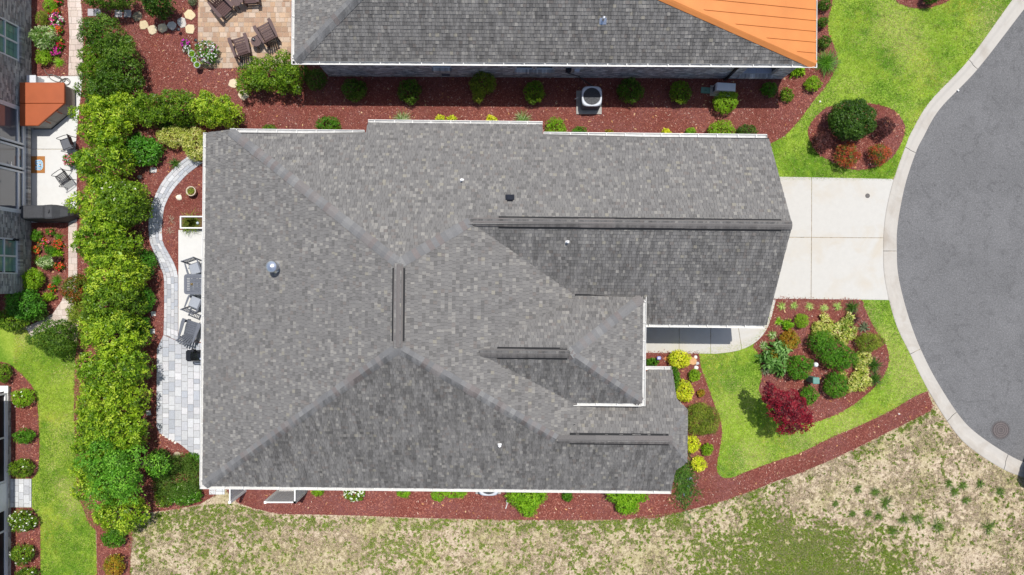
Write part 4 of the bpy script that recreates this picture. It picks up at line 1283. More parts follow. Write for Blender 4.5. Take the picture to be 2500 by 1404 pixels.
# --- tree over the hedge's lower end
tx, ty, _ = G(300, 1150, 2.6)
tree = thing('tree', 'bright green loose-leaved tree overhanging the lower end of the tall hedge', 'tree', (tx, ty, ZY))
rng = np.random.default_rng(5)
lob = []
for k in range(26):
    a = rng.uniform(0, 6.283); r = rng.uniform(.1, 1.18)
    lob.append((r * math.cos(a), r * math.sin(a), rng.uniform(2.3, 3.55) - r * .35, rng.uniform(.32, .52), rng.uniform(.32, .52), rng.uniform(.22, .34)))
P, N = crown_pts(lob, 85, rng)
V, C = rosettes(P, unit(N + np.array([0, 0, .3])), 5, .11, .042, palette_cols(P, 'tree', rng, 1.4), rng, .45, .05, .15)
quads_np('crown', V, C, LEAF, tree)
mb = MB()
mb.tube([(.15, -.1, -.05), (.1, -.05, .9), (0, 0, 1.7), (-.05, .05, 2.5)], [.08, .07, .055, .03], 8)
for l in lob[:14]:
    mb.tube([(.02, 0, 1.5 + .05), (l[0] * .5, l[1] * .5, (1.6 + l[2]) / 2), (l[0], l[1], l[2])], [.035, .025, .01], 5)
mb.build('trunk', BARK, tree)

# --- shrubs one by one
S = shrub
# right of the hedge
S('uppermost bright green round shrub at the hedge foot, beside the path bend', 351, 645, 34, 38, .9, 'bright', leaf=(.05, .028), dens=230, lobes=8, amp=.35, group='bright shrubs at the hedge foot')
S('middle bright green round shrub at the hedge foot, above the square stepping stone', 345, 733, 33, 36, .9, 'bright', leaf=(.05, .028), dens=230, lobes=8, amp=.35, group='bright shrubs at the hedge foot')
S('lowest bright green round shrub at the hedge foot, level with the grey lounge chair', 340, 797, 28, 28, .8, 'bright', leaf=(.05, .028), dens=230, lobes=8, amp=.35, group='bright shrubs at the hedge foot')
S('glossy bright green leafy shrub in the back bed corner', 345, 370, 52, 36, 1.0, 'bright', leaf=(.12, .045), dens=90, lobes=8, mat_=LEAF_W, droop=.2)
S('yellow and cream variegated bush below the horizontal hedge', 424, 332, 36, 28, .8, 'varieg', leaf=(.06, .028), dens=200, lobes=8)
S('yellow-green variegated bush against the top left house corner', 477, 352, 30, 44, 1.0, 'varieg', leaf=(.06, .03), dens=190, lobes=8)
S('dark leafy shrub in the shade under the horizontal hedge', 430, 300, 62, 16, .6, 'dark', leaf=(.14, .02), dens=90, lobes=6)
S('small green plant in a terracotta pot in the back bed', 336, 335, 12, 10, .3, 'bright', 'potted_plant', 'plant', leaf=(.06, .03), dens=200, lobes=4)
S('wide spreading juniper at the lower left house corner', 438, 1168, 58, 60, .75, 'juniper', leaf=(.07, .018), dens=210, k=5, lobes=9, amp=.5)
S('bright green variegated shrub below the juniper', 452, 1205, 44, 28, .6, 'box', leaf=(.06, .03), dens=210, lobes=7, flowers=((.6, .66, .4), 40, .05))
S('pale green shrub at the left below the juniper', 402, 1212, 26, 24, .6, 'mid_hedge', leaf=(.07, .03), dens=180, lobes=6)
S('dark shadowed bush between the bright tree and the juniper', 392, 1135, 34, 40, 1.0, 'dark', leaf=(.08, .03), dens=140, lobes=7)
S('low groundcover creeping along the paver patio edge', 468, 1130, 22, 26, .22, 'box', 'groundcover', 'groundcover', leaf=(.05, .03), dens=220, lobes=7)
S('small green and yellow shrub in the narrow strip below the hedge', 278, 1312, 27, 24, .8, 'box', leaf=(.08, .035), dens=140, lobes=6)
S('golden yellow shrub at the bottom of the narrow strip', 279, 1380, 25, 27, .8, 'orange', leaf=(.08, .03), dens=140, lobes=7)
# side lawn and left beds
S('big rounded dark green bush on the side lawn by the curved walk', 131, 824, 58, 46, 1.5, 'dark_hedge', leaf=(.06, .03), dens=170, lobes=10, amp=.34, zpx=1.0)
S('reddish green bush at the foot of the hedge by the curved walk', 190, 705, 34, 36, 1.4, 'redtip', leaf=(.09, .035), dens=120, lobes=8)
S('olive green bush below the reddish bush beside the hedge', 205, 760, 30, 30, 1.4, 'olive', leaf=(.08, .035), dens=130, lobes=7)
S('large leafy bush at the lower corner of the left house', 55, 745, 42, 36, 1.4, 'bright', leaf=(.08, .04), dens=140, lobes=8, zpx=1.0)
S('second leafy bush at the left house corner touching the lawn', 30, 782, 48, 24, 1.1, 'mid_hedge', leaf=(.08, .036), dens=140, lobes=7)
S('shaded bush right of the left house corner', 88, 758, 26, 28, .9, 'dark', leaf=(.07, .03), dens=150, lobes=6)
for px, py, rx, ry, h, pal, fl, lab in ((56, 972, 27, 22, .7, 'boxl', 10, 'lime shrub nearest the top of the screened porch'), (59, 1065, 24, 18, .6, 'box', 0, 'second small shrub along the screened porch'), (55, 1143, 29, 24, .7, 'mid_hedge', 3, 'shrub just above the small paver pad'), (55, 1272, 33, 26, .8, 'mid_hedge', 60, 'shrub full of white blossoms just below the small paver pad'), (56, 1352, 27, 24, .7, 'mid_hedge', 22, 'flowering shrub second below the small paver pad'), (66, 1402, 24, 16, .6, 'mid_hedge', 10, 'shrub at the bottom edge along the screened porch'), (4, 910, 20, 24, .8, 'mid_hedge', 3, 'shrub cut by the left edge above the screened porch')):
    S(lab, px, py, rx, ry, h, pal, leaf=(.06, .03), dens=190, lobes=7, group='shrubs along the screened porch', flowers=((.88, .88, .82), fl, .075) if fl else None)
GF = 'flower garden beside the left house'
S('rounded white-edged variegated shrub in the upper flower garden', 102, 90, 30, 27, .8, 'whitegreen', leaf=(.07, .035), dens=190, lobes=8, zpx=.6)
S('lime green feathery plant at the top of the flower garden', 122, 14, 17, 18, .5, 'lime', 'garden_plant', 'plant', leaf=(.06, .02), dens=220, lobes=6)
S('olive bush beside the orange flowers in the upper garden', 103, 44, 14, 18, .5, 'olive', 'garden_plant', 'plant', leaf=(.05, .02), dens=220, lobes=6)
S('round green bush near the bottom of the upper flower garden', 108, 140, 18, 18, .5, 'boxl', 'garden_plant', 'plant', leaf=(.06, .03), dens=220, lobes=6)
def flowers(label, px, py, r, cols, h=.3, ry=None, n=70, size=.075):
    S(label, px, py, r, ry or r, h, 'box', 'flower_clump', 'flowers', GF, leaf=(.05, .022), dens=200, lobes=5, flowers=(cols, n, size), stems=3)
MAG, RED, ORG, WHT, PUR, PNK = (.62, .02, .32), (.60, .015, .03), (.68, .14, .03), (.85, .85, .85), (.36, .03, .30), (.78, .16, .30)
flowers('orange flowers at the top of the upper garden', 133, 30, 13, [ORG, ORG, RED], ry=8, n=90)
flowers('magenta and white petunias in the upper garden', 138, 50, 17, [MAG, PUR, WHT, MAG, PNK], ry=17, n=170)
flowers('red flowers beside the magenta petunias', 146, 73, 8, [RED, ORG], n=50)
flowers('bright magenta flower mound in the upper garden', 134, 125, 16, [MAG, (.72, .03, .42)], ry=10, n=170)
flowers('red flower mound touching the magenta mound', 146, 111, 9, [RED, (.5, .01, .05)], ry=7, n=80)
flowers('small yellow-green flowering plant by the tan walk', 146, 99, 8, [(.5, .45, .05)], n=14)
flowers('red flowers at the very top of the garden', 142, 2, 8, [(.7, .05, .10)], n=60)
flowers('red and pink flowers high in the lower garden', 106, 592, 11, [RED, PNK, ORG], ry=9, n=70)
flowers('coral flowers close to the house wall in the lower garden', 89, 609, 9, [RED, ORG], n=60)
flowers('orange-red flowers by the walk edge in the lower garden', 142, 597, 12, [ORG, RED], n=60)
flowers('scarlet flowers below the purple plant in the lower garden', 145, 650, 12, [RED, ORG], ry=11, n=80)
flowers('small orange flowers at the bottom of the lower garden', 128, 703, 9, [ORG, RED], n=26)
flowers('pale red seedlings at the top of the lower garden', 122, 566, 9, [(.55, .10, .10)], n=20)
S('green rounded plant at the top left of the lower garden', 90, 575, 14, 14, .45, 'box', 'garden_plant', 'plant', leaf=(.06, .025), dens=210, lobes=6)
S('soft green plant in the centre of the lower garden', 123, 611, 12, 12, .4, 'box', 'garden_plant', 'plant', leaf=(.06, .025), dens=210, lobes=6)
S('white-edged variegated plant in the lower garden', 114, 641, 19, 16, .5, 'whitegreen', 'garden_plant', 'plant', leaf=(.07, .04), dens=200, lobes=7)
S('dark purple plant in the lower garden', 141, 634, 9, 8, .35, 'purple', 'garden_plant', 'plant', leaf=(.07, .035), dens=220, lobes=5)
S('broad-leaved light green plant below the scarlet flowers', 140, 620, 10, 8, .3, 'lime', 'garden_plant', 'plant', leaf=(.10, .06), dens=90, lobes=5)
S('yellow-green bush against the wall in the lower garden', 83, 683, 21, 25, .9, 'boxl', leaf=(.07, .035), dens=180, lobes=7)
S('lime groundcover at the foot of the lower garden', 119, 725, 16, 10, .3, 'boxl', 'garden_plant', 'plant', leaf=(.06, .025), dens=200, lobes=6)
tuft('strappy green plant above the variegated shrub', 121, 62, 14, 90, 'lime', zpx=.3)
tuft('spiky green plant at the bottom of the upper garden', 138, 148, 16, 110, 'lime', zpx=.25)
tuft('spiky green plant at the top of the lower garden', 137, 577, 13, 90, 'box', zpx=.25)
tuft('spiky green plant by the wall in the lower garden', 88, 636, 14, 100, 'lime', zpx=.25)
tuft('spiky green plant at the bottom of the lower garden', 134, 685, 16, 110, 'box', zpx=.2)
S('pink geranium in front of the hedge on the side patio', 172, 392, 14, 15, .6, 'box', 'flower_clump', 'flowers', leaf=(.05, .03), dens=220, lobes=6, flowers=([PNK, (.75, .1, .2)], 60, .07))
# along the neighbouring brick wall
FG = 'foundation shrubs along the brick wall'
for px, py, r, ry, h, pal, lab in ((772, 195, 28, 26, .9, 'juniper', 'shaded feathery shrub at the left corner of the brick wall'), (865, 220, 33, 28, .75, 'dark_hedge', 'first round shrub from the left along the brick wall'), (999, 223, 30, 30, .75, 'dark_hedge', 'second round shrub from the left along the brick wall'), (1179, 204, 36, 30, .95, 'olive', 'third and widest shrub along the brick wall'), (1304, 225, 27, 28, .75, 'mid_hedge', 'shrub just left of the air conditioner by the wall'), (1538, 222, 34, 32, .75, 'dark_hedge', 'shrub just right of the air conditioner by the wall'), (1661, 226, 28, 30, .75, 'mid_hedge', 'shrub left of the green valve box by the wall'), (1771, 250, 31, 29, .8, 'boxl', 'clipped bright boxwood in front of the grey generator box'), (1877, 219, 20, 18, .45, 'box', 'small shaded shrub right of the generator box'), (1922, 232, 16, 17, .4, 'mid_hedge', 'small shrub at the edge of the wall shadow'), (1985, 205, 20, 20, .45, 'boxl', 'small leafy shrub near the lawn corner')):
    S(lab, px, py, r, ry, h, pal, leaf=(.05, .028), dens=230, lobes=8, amp=.36, group=FG)
S('light green upright sprig in front of the widest wall shrub', 1167, 232, 15, 19, .7, 'olive', leaf=(.07, .02), dens=220, lobes=5)
S('small striped leafy plant under the orange roof corner', 1945, 172, 16, 9, .25, 'boxl', 'garden_plant', 'plant', leaf=(.16, .05), dens=60, lobes=5)
for px, py, r, lab in ((2013, 12, 15, 'top round shrub beside the orange roof'), (2008, 55, 12, 'middle round shrub beside the orange roof'), (2013, 103, 16, 'lower round shrub beside the orange roof')):
    S(lab, px, py, r, r, .5, 'dark_hedge', leaf=(.05, .028), dens=240, lobes=7, amp=.34, group='round shrubs beside the orange roof')
tuft('large arching grass clump at the orange roof corner', 2021, 150, 36, 260, 'box', w=.014, zpx=.3)
# strip between the two houses
MG = 'plants between the two houses'
for px, py, r, ry, h, pal, lab in ((800, 304, 30, 22, .6, 'box', 'rounded green shrub left of the roof bump'), (660, 318, 22, 14, .4, 'mid_hedge', 'low green shrub peeking out above the left gutter'), (1075, 292, 13, 12, .4, 'yellow', 'left of the two small yellow plants above the gutter'), (1103, 294, 13, 11, .4, 'yellow', 'right of the two small yellow plants above the gutter'), (1201, 294, 14, 12, .4, 'yellow', 'single small yellow plant above the roof bump gutter'), (1357, 312, 28, 26, .6, 'lime', 'bright green shrub right of the roof bump'), (1415, 322, 20, 14, .4, 'box', 'low green shrub right of the bright green shrub'), (1487, 324, 10, 8, .3, 'orange', 'tiny golden plant above the long gutter'), (1627, 324, 12, 9, .3, 'yellow', 'tiny yellow plant above the long gutter'), (1686, 322, 12, 10, .3, 'lime', 'tiny green plant above the long gutter'), (1762, 318, 36, 26, .7, 'boxl', 'large clipped lime shrub above the right end of the gutter'), (1822, 322, 28, 20, .6, 'dark', 'dark green shrub beside the large lime shrub')):
    S(lab, px, py, r, ry, h, pal, leaf=(.05, .026), dens=230, lobes=7, amp=.36, group=MG)
tuft('pale striped grass clump above the left of the roof bump', 980, 292, 24, 170, 'whitegreen', zpx=.25)
tuft('pale striped grass clump above the right of the roof bump', 1275, 292, 26, 170, 'whitegreen', zpx=.25)
# island bed on the lawn
S('big round dark green shrub in the island bed', 2080, 292, 55, 53, 1.5, 'dark', leaf=(.06, .032), dens=230, k=5, lobes=24, amp=.31, zpx=.9, mat_=LEAF_W)
for px, py, r, pal, lab in ((2156, 310, 25, 'purple', 'dark purple shrub on the right of the island bed'), (2006, 346, 25, 'purple', 'dark purple shrub on the left of the island bed'), (2066, 381, 31, 'redgreen', 'left red-tipped shrub at the bottom of the island bed'), (2147, 377, 27, 'redgreen', 'right red-tipped shrub at the bottom of the island bed')):
    S(lab, px, py, r, r, .75, pal, leaf=(.07, .022), dens=190, k=5, lobes=8, amp=.4, group='small shrubs of the island bed')
S('dark shrub at the top edge in the upper lawn bed', 2272, -6, 18, 16, .7, 'dark', leaf=(.06, .03), dens=200, lobes=7)
# front bed
FB = 'plants of the front bed'
for k, (px, py) in enumerate(((1910, 748), (1940, 747), (1978, 748), (2014, 751), (2047, 748))):
    tuft(('first', 'second', 'third', 'fourth', 'fifth')[k] + ' pale spiky plant from the left along the driveway', px, py, 12, 70, 'palespike', 'spiky_plant', 'plant', 'pale spiky plants along the driveway', w=.014, lean=(.15, .8), zpx=.12)
for px, py, r, pal, lab in ((2083, 751, 20, 'dark', 'dark spiky plant at the top right of the front bed'), (2090, 776, 15, 'purple', 'purplish spiky plant at the right of the front bed'), (2112, 800, 16, 'grey', 'greyish spiky plant above the olive bush'), (1905, 785, 11, 'lime', 'small spiky plant at the left of the front bed'), (1888, 818, 12, 'whitegreen', 'pale spiky plant at the walk curve'), (1868, 845, 12, 'whitegreen', 'pale spiky plant at the lawn corner of the front bed'), (2136, 893, 23, 'dark', 'large dark yucca at the right of the front bed'), (2139, 927, 20, 'dark', 'second dark yucca below the large one'), (1873, 905, 14, 'grey', 'grey-green spiky plant above the red maple')):
    tuft(lab, px, py, r, 85, pal, 'spiky_plant', 'plant', FB, w=.022, lean=(.1, .75), zpx=.18)
def low(label, px, py, pts, pal, h, leaf=(.06, .03), dens=220, **kw):
    """shrub whose outline is given by several round lumps (dx, dy, r in photograph pixels)"""
    kk = (CAM_H - h * .5) / FPX
    S(label, px, py, 30, 30, h, pal, leaf=leaf, dens=dens, lob=lambda a, b, hh: [(dx * kk, -dy * kk, hh * .5, r * kk, r * kk, hh * .48) for dx, dy, r in pts], group=FB, **kw)
S('small round lime boxwood in the front bed', 1957, 783, 19, 19, .5, 'boxl', leaf=(.04, .022), dens=320, lobes=8, amp=.33, group=FB)
S('small leafy green plant beside the spiky plant in the front bed', 1923, 793, 12, 10, .3, 'lime', 'garden_plant', 'plant', leaf=(.08, .04), dens=140, lobes=5, group=FB)
low('sprawling yellow variegated groundcover in the upper front bed', 2030, 802, [(-30, 0, 16), (-14, -12, 15), (0, 2, 20), (20, 4, 20), (38, 0, 20), (46, 10, 16), (-18, -28, 9), (46, -28, 9), (36, -14, 12), (30, 24, 13), (-35, 14, 12)], 'varieg', .32, (.075, .045), 170, name='groundcover', cat='groundcover')
low('sprawling yellow variegated groundcover in the lower front bed', 2095, 925, [(0, 0, 18), (14, -18, 13), (-14, 16, 14), (8, 14, 13), (20, 6, 12), (-26, 24, 8), (2, -32, 10), (-36, -10, 9)], 'varieg', .32, (.075, .045), 170, name='groundcover', cat='groundcover')
low('small yellow variegated groundcover right of the long clipped shrub', 2098, 872, [(0, 0, 14), (14, -8, 12), (4, 16, 12), (20, 4, 9)], 'varieg', .32, (.075, .045), 170, name='groundcover', cat='groundcover')
low('long clipped dark green shrub across the front bed', 2030, 858, [(-32, -22, 24), (-18, -30, 20), (-14, -6, 28), (8, 0, 30), (24, 12, 28), (38, 16, 24), (20, 26, 22), (-2, 16, 24)], 'box', .95, (.05, .028), 230)
S('round dark green shrub left of the small green utility box', 1951, 898, 34, 33, .8, 'box', leaf=(.05, .028), dens=240, lobes=9, amp=.33, group=FB)
S('round dark green shrub right of the small green utility box', 2040, 940, 30, 35, .85, 'box', leaf=(.05, .028), dens=240, lobes=9, amp=.33, group=FB)
S('smaller green shrub between the red maple and utility box', 1973, 965, 22, 24, .65, 'box', leaf=(.05, .028), dens=240, lobes=8, amp=.35, group=FB)
S('olive wispy bush at the right edge of the front bed', 2122, 835, 33, 24, .7, 'olive', leaf=(.07, .016), dens=260, lobes=8, amp=.4, group=FB)
S('orange and yellow shrub in the front bed', 1927, 830, 25, 23, .5, 'orange', leaf=(.06, .03), dens=220, lobes=8, group=FB)
S('small yellow shrub within the broad-leaved clump', 1888, 866, 11, 11, .4, 'orange', leaf=(.05, .025), dens=240, lobes=5, group=FB)
low('broad-leaved pale green clump at the left of the front bed', 1893, 872, [(-24, 0, 13), (0, -22, 14), (16, -18, 16), (20, -4, 14), (4, 16, 14), (10, 32, 11), (-12, 16, 11)], 'hosta', .45, (.20, .085), 36, name='leafy_clump', cat='plant', mat_=LEAF_W)
# red maple
mx_, my_, _ = G(1925, 985, 1.5)
maple = thing('maple_tree', 'dark red laceleaf maple leaning over the corner of the front bed', 'tree', (mx_ - .3, my_ - .1, ZY))
rng = np.random.default_rng(9); lob = []
for dx, dy, z, r in ((-52, -42, 2.2, 20), (-35, -22, 2.3, 24), (-48, -5, 2.1, 20), (-15, -12, 2.4, 26), (8, -22, 2.3, 22), (28, -5, 2.2, 20), (14, 12, 2.4, 24), (-18, 14, 2.3, 22), (2, 34, 2.2, 24), (26, 28, 2.2, 22), (46, 22, 2.0, 18), (44, 38, 1.9, 15), (18, 54, 2.0, 19), (-6, 58, 1.9, 17), (-26, 36, 2.0, 15), (-62, -24, 2.0, 13), (36, 62, 1.8, 13), (54, 46, 1.8, 12), (-20, 66, 1.8, 11), (-44, 26, 1.9, 11), (4, 70, 1.8, 10)):
    X, Y, _z = G(1926 + dx * .92, 988 + dy * .92, z)
    lob.append((X - maple.location.x, Y - maple.location.y, z, r / 92, r / 92, .09))
P, N = crown_pts(lob, 120, rng, -.6)
V, C = rosettes(P, unit(N * .6 + np.array([0, 0, 1.0])), 6, .12, .04, palette_cols(P, 'maple', rng, 1.3), rng, .12, .03, .1)
quads_np('crown', V, C, LEAF, maple)
mb = MB(); mb.tube([(0, 0, -.05), (.08, -.05, .5), (.2, .02, 1.1), (.3, .08, 1.7)], [.06, .05, .04, .025], 8)
for l in lob: mb.tube([(.2, .02, 1.1), (l[0] * .6, l[1] * .6, l[2] - .35), (l[0], l[1], l[2])], [.026, .018, .006], 5)
mb.build('trunk', BARK, maple)
# bed along the house front
EB = 'plants along the house front'
for px, py, r, ry, h, pal, lab in ((1658, 876, 28, 24, .6, 'yellow', 'largest golden yellow shrub beside the front walk'), (1695, 916, 14, 14, .4, 'boxl', 'small round boxwood below the white stones'), (1670, 955, 23, 28, .55, 'yellow', 'golden yellow shrub above the wide olive bush'), (1711, 960, 8, 9, .3, 'orange', 'tiny golden sprig right of the yellow shrub'), (1712, 1024, 42, 42, .9, 'olive', 'wide olive green bush against the house front'), (1690, 1083, 18, 22, .5, 'yellow', 'golden yellow shrub below the wide olive bush'), (1727, 1097, 14, 15, .4, 'boxl', 'small round boxwood below the wide olive bush'), (1706, 1132, 18, 19, .45, 'yellow', 'lowest golden yellow shrub of the house front'), (1647, 925, 13, 34, .5, 'box', 'narrow dark green shrub against the small side roof'), (1592, 884, 16, 10, .3, 'box', 'low dark green shrub in the entry corner')):
    S(lab, px, py, r, ry, h, pal, leaf=(.05, .028) if pal != 'olive' else (.09, .014), dens=240, lobes=8, amp=.38, group=EB)
x0, y0, _ = G(1668, 1172, .2)
t = thing('lily_border', 'dark green strap-leaved border plant with pale blue blooms at the house corner', 'plant', (x0, y0, ZY))
rng = np.random.default_rng(3); n = 900
ft = np.column_stack((rng.normal(0, .26, n), rng.normal(0, .62, n), np.zeros(n))); ft[:, 0] -= ft[:, 1] * .12
c = np.array(PAL['dark'])[rng.integers(0, 4, n)] * rng.uniform(.9, 1.6, (n, 1))
V, C = blades(ft, rng.uniform(0, 6.28, n), rng.uniform(.2, .42, n), rng.uniform(.1, .6, n), .02, c, rng)
V[:, :, 2] = np.maximum(V[:, :, 2], .02)
quads_np('leaves', V, C, LEAF_W, t, 'stuff')
bp = np.column_stack((rng.normal(.25, .2, 26), rng.normal(-.1, .35, 26), rng.uniform(.3, .45, 26)))[:9]
V, C = rosettes(bp, unit(rng.normal(size=(9, 3)) + np.array([0, 0, 2])), 5, .045, .018, np.tile(np.array([[.36, .40, .62]]), (9, 1)), rng)
quads_np('blossom', V, C, PETAL, t, 'stuff')
# bed below the house
SG = 'plants below the house'
for px, py, r, ry, h, pal, fl, lab in ((866, 1204, 28, 20, .5, 'mid_hedge', 45, 'white flowering shrub below the long bottom gutter'), (776, 1200, 14, 10, .3, 'boxl', 0, 'small green plant right of the white fence panel'), (985, 1203, 18, 11, .4, 'lime', 0, 'first low green shrub right of the white flowering shrub'), (1070, 1208, 20, 14, .4, 'lime', 0, 'second low green shrub left of the lower air conditioner'), (1112, 1204, 28, 11, .4, 'lime', 0, 'third low green shrub touching the lower air conditioner'), (1385, 1212, 13, 12, .35, 'box', 0, 'small dark green shrub between the two large lime shrubs')):
    S(lab, px, py, r, ry, h, pal, leaf=(.06, .03), dens=210, lobes=7, amp=.4, group=SG, flowers=((.88, .88, .84), fl, .10) if fl else None)
S('large lime green pointed-leaf shrub right of the lower air conditioner', 1288, 1224, 50, 44, 1.0, 'lime', leaf=(.11, .035), dens=120, lobes=9, amp=.42, group=SG, lob=lambda a, b, h: [(-.35, .25, .55, .5, .42, .4), (.15, .25, .6, .5, .42, .4), (.45, .28, .5, .35, .35, .35), (0, -.12, .5, .42, .38, .36), (.05, -.38, .42, .3, .26, .3), (-.12, -.05, .7, .3, .3, .28)])
S('second large lime green pointed-leaf shrub near the house corner', 1532, 1222, 50, 44, 1.0, 'lime', leaf=(.11, .035), dens=120, lobes=9, amp=.42, group=SG, lob=lambda a, b, h: [(-.4, .28, .55, .45, .36, .38), (.05, .22, .6, .5, .40, .4), (.5, .22, .45, .36, .3, .3), (-.05, -.12, .52, .40, .34, .36), (-.12, -.36, .4, .28, .22, .26), (.2, -.3, .4, .24, .26, .26)])
# top left trees out of the top edge
S('dark leafy bush at the very top above the grey stepping slabs', 262, -8, 62, 30, 1.6, 'dark_hedge', leaf=(.08, .036), dens=110, lobes=9, zpx=1.1)
S('dark green young tree at the top edge above the flagstones', 374, -4, 34, 30, 2.0, 'dark', leaf=(.10, .045), dens=110, lobes=9, zpx=1.6)
S('small pale shrub at the top edge left of the tan patio', 470, 2, 10, 12, .4, 'grey', leaf=(.06, .02), dens=200, lobes=5)
# weeds standing alone on the sandy lot
ORD = ('first', 'second', 'third', 'fourth', 'fifth', 'sixth', 'seventh', 'eighth', 'ninth', 'tenth', 'eleventh', 'twelfth', 'thirteenth', 'fourteenth', 'fifteenth', 'sixteenth', 'seventeenth', 'eighteenth')
for k, (px, py, r) in enumerate(sorted(((2095, 1194, 12), (2137, 1202, 15), (2163, 1228, 22), (2240, 1266, 20), (2288, 1283, 22), (2415, 1288, 22), (2145, 1262, 12), (2120, 1252, 12), (2082, 1255, 10), (2205, 1270, 16), (2352, 1185, 14), (2330, 1202, 15), (2394, 1183, 12), (2443, 1200, 14), (2040, 1230, 10), (2180, 1298, 14), (2360, 1222, 12), (2318, 1180, 12)))):
    tuft(f'dark green weed tuft on the bare sandy lot, {ORD[k]} from the left', px, py, r, 60, 'juniper', 'weed_tuft', 'weed', 'weed tufts on the sandy lot', w=.016, lean=(.3, .95), zpx=.05)

# ------------------------------------------------------------------ scattered cover: grass blades, weeds, mulch chips
def blade_tris(name, P, z, L, w, cols, m, kind='stuff', tilt=.55):
    n = len(P); rng = RN
    az = rng.uniform(0, 6.283, n); el = rng.uniform(.25, 1.25, n) * tilt / .55
    h = np.stack([np.cos(az), np.sin(az)], 1); s = np.stack([-np.sin(az), np.cos(az)], 1)
    L = (L * rng.uniform(.6, 1.3, n))
    b = np.column_stack((P, np.full(n, z)))
    V = np.stack([b - np.column_stack((s * w / 2, np.zeros(n))), b + np.column_stack((s * w / 2, np.zeros(n))), b + np.column_stack((h * (L * np.cos(el))[:, None], L * np.sin(el)))], 1)
    return quads_np(name, V, cols, m, None, kind, 3)
GRASSM = leaf_mat('grass_blade', .3, .6, .2)
def lawn_cols(P, seed, k=1.0):
    f = vnoise(P, .5, seed) * .5 + vnoise(P, 1.7, seed + 3) * .28 + vnoise(P, 5.5, seed + 4) * .22
    a, b, c = np.array([.30, .42, .036]), np.array([.12, .25, .015]), np.array([.50, .46, .20])
    g = np.clip((f - .46) / .13, 0, 1)[:, None]
    y_ = np.clip((vnoise(P, .8, seed + 15) - .45) / .25, 0, 1)[:, None]
    a = a * (1 - y_) + np.array([.43, .45, .06]) * y_
    col = a * (1 - g) + b * g
    dry = (RN.random(len(P)) < .07 + .34 * np.clip(vnoise(P, 1.1, seed + 7) - .5, 0, 1) * 2.5)[:, None]
    for px, py, r in DRY:
        q = G2(px, py); d = np.hypot(P[:, 0] - q[0], P[:, 1] - q[1]) / (r / 57)
        dry |= (RN.random(len(P)) < .9 * np.exp(-d * d))[:, None]
    k = k * (.72 + .56 * vnoise(P, 8.5, seed + 11))[:, None]
    return np.where(dry, c, col) * RN.uniform(.6, 1.35, (len(P), 1)) * k
DRY = [(2205, 890, 55), (2235, 945, 55), (2118, 765, 26), (2150, 820, 22), (2185, 70, 55), (2216, 112, 40), (2420, 60, 50), (2310, 215, 22), (130, 1136, 12), (150, 1185, 20), (172, 1205, 24), (60, 825, 22), (175, 1240, 20), (1830, 1120, 50), (1960, 1075, 45), (2060, 1035, 45)]
def off(P, polys):
    k = np.ones(len(P), bool)
    for q in polys: k &= ~inside(P, q)
    return P[k]
for poly, sd in ((lawnA, 1), (lawnB, 5), (lawnC, 9)):
    P = off(not_built(scatter(poly, 1700)), BEDS[2:])
    if sd == 9: P = P[(P[:, 0] > -21.3)]
    P = P + RN.normal(scale=.028, size=P.shape)
    o = blade_tris('grass', P, ZY + .001, .055, .016, lawn_cols(P, sd), GRASSM)
    o['label'] = ('short bright lawn grass beside the cul-de-sac', 'front lawn grass around the planted bed', 'side lawn grass left of the tall hedge')[(1, 5, 9).index(sd)]; o['category'] = 'grass'
# sparse weeds on the sandy lot
lotv = px_poly([(318, 1262), (500, 1232), (560, 1228), (683, 1256), (1010, 1265), (1488, 1270), (1700, 1243), (1895, 1176), (2097, 1092), (2276, 998), (2310, 1030), (2359, 1090), (2440, 1145), (2500, 1168), (2600, 1195), (2600, 1430), (318, 1430)])
P = scatter(lotv, 4200)
f = vnoise(P, .45, 21) * .22 + vnoise(P, 1.8, 22) * .16 + vnoise(P, 7.5, 23) * .38 + vnoise(P, 15, 24) * .40
fr = np.full(len(P), 9.0)
edge_pts = [p for p in south_bed if p[1] < -4.8 and p[1] < -4 - max(0, (16 - p[0])) * .3]
edge = []
for a_, b_ in zip(edge_pts[:-1], edge_pts[1:]):
    m_ = max(1, int(math.hypot(a_[0] - b_[0], a_[1] - b_[1]) / .3))
    if m_ < 12: edge += [(a_[0] + (b_[0] - a_[0]) * k / m_, a_[1] + (b_[1] - a_[1]) * k / m_) for k in range(m_)]
for e_ in edge: fr = np.minimum(fr, np.hypot(P[:, 0] - e_[0], P[:, 1] - e_[1]))
green = np.clip(1.6 - np.hypot((P[:, 0] - 11.9) / 3.6, (P[:, 1] + 12.4) / 2.0), 0, 1)
f = f + .44 * green * (.35 + .65 * vnoise(P, 1.3, 31)) + .10 * (vnoise(P, .5, 33) > .5) * (P[:, 1] > -10.4 - .0 * P[:, 0]) - .10 * ((P[:, 0] > 12) & (P[:, 1] > -10.2))
P = P[f + RN.uniform(-.04, .04, len(P)) + .17 * np.exp(-(fr / .55) ** 2) * vnoise(P, 2.2, 37) * 1.4 > .68]
col = np.array([[.18, .33, .015], [.12, .23, .015], [.27, .37, .03], [.06, .11, .012], [.30, .31, .07]])[RN.integers(0, 5, len(P))] * RN.uniform(.75, 1.25, (len(P), 1))
o = blade_tris('lot_weeds', P, ZY - .005, .06, .02, col, GRASSM); o['label'] = 'patchy weeds and grass over the sandy lot'; o['category'] = 'weeds'
P = scatter(lotv, 1500); f = vnoise(P, .9, 41) * .25 + vnoise(P, 3.1, 42) * .3 + vnoise(P, 9, 43) * .45
P = P[f > .51]
col = np.array([[.30, .22, .17], [.40, .31, .23], [.50, .41, .30], [.18, .13, .10], [.22, .24, .06]])[RN.integers(0, 5, len(P))] * RN.uniform(.75, 1.25, (len(P), 1))
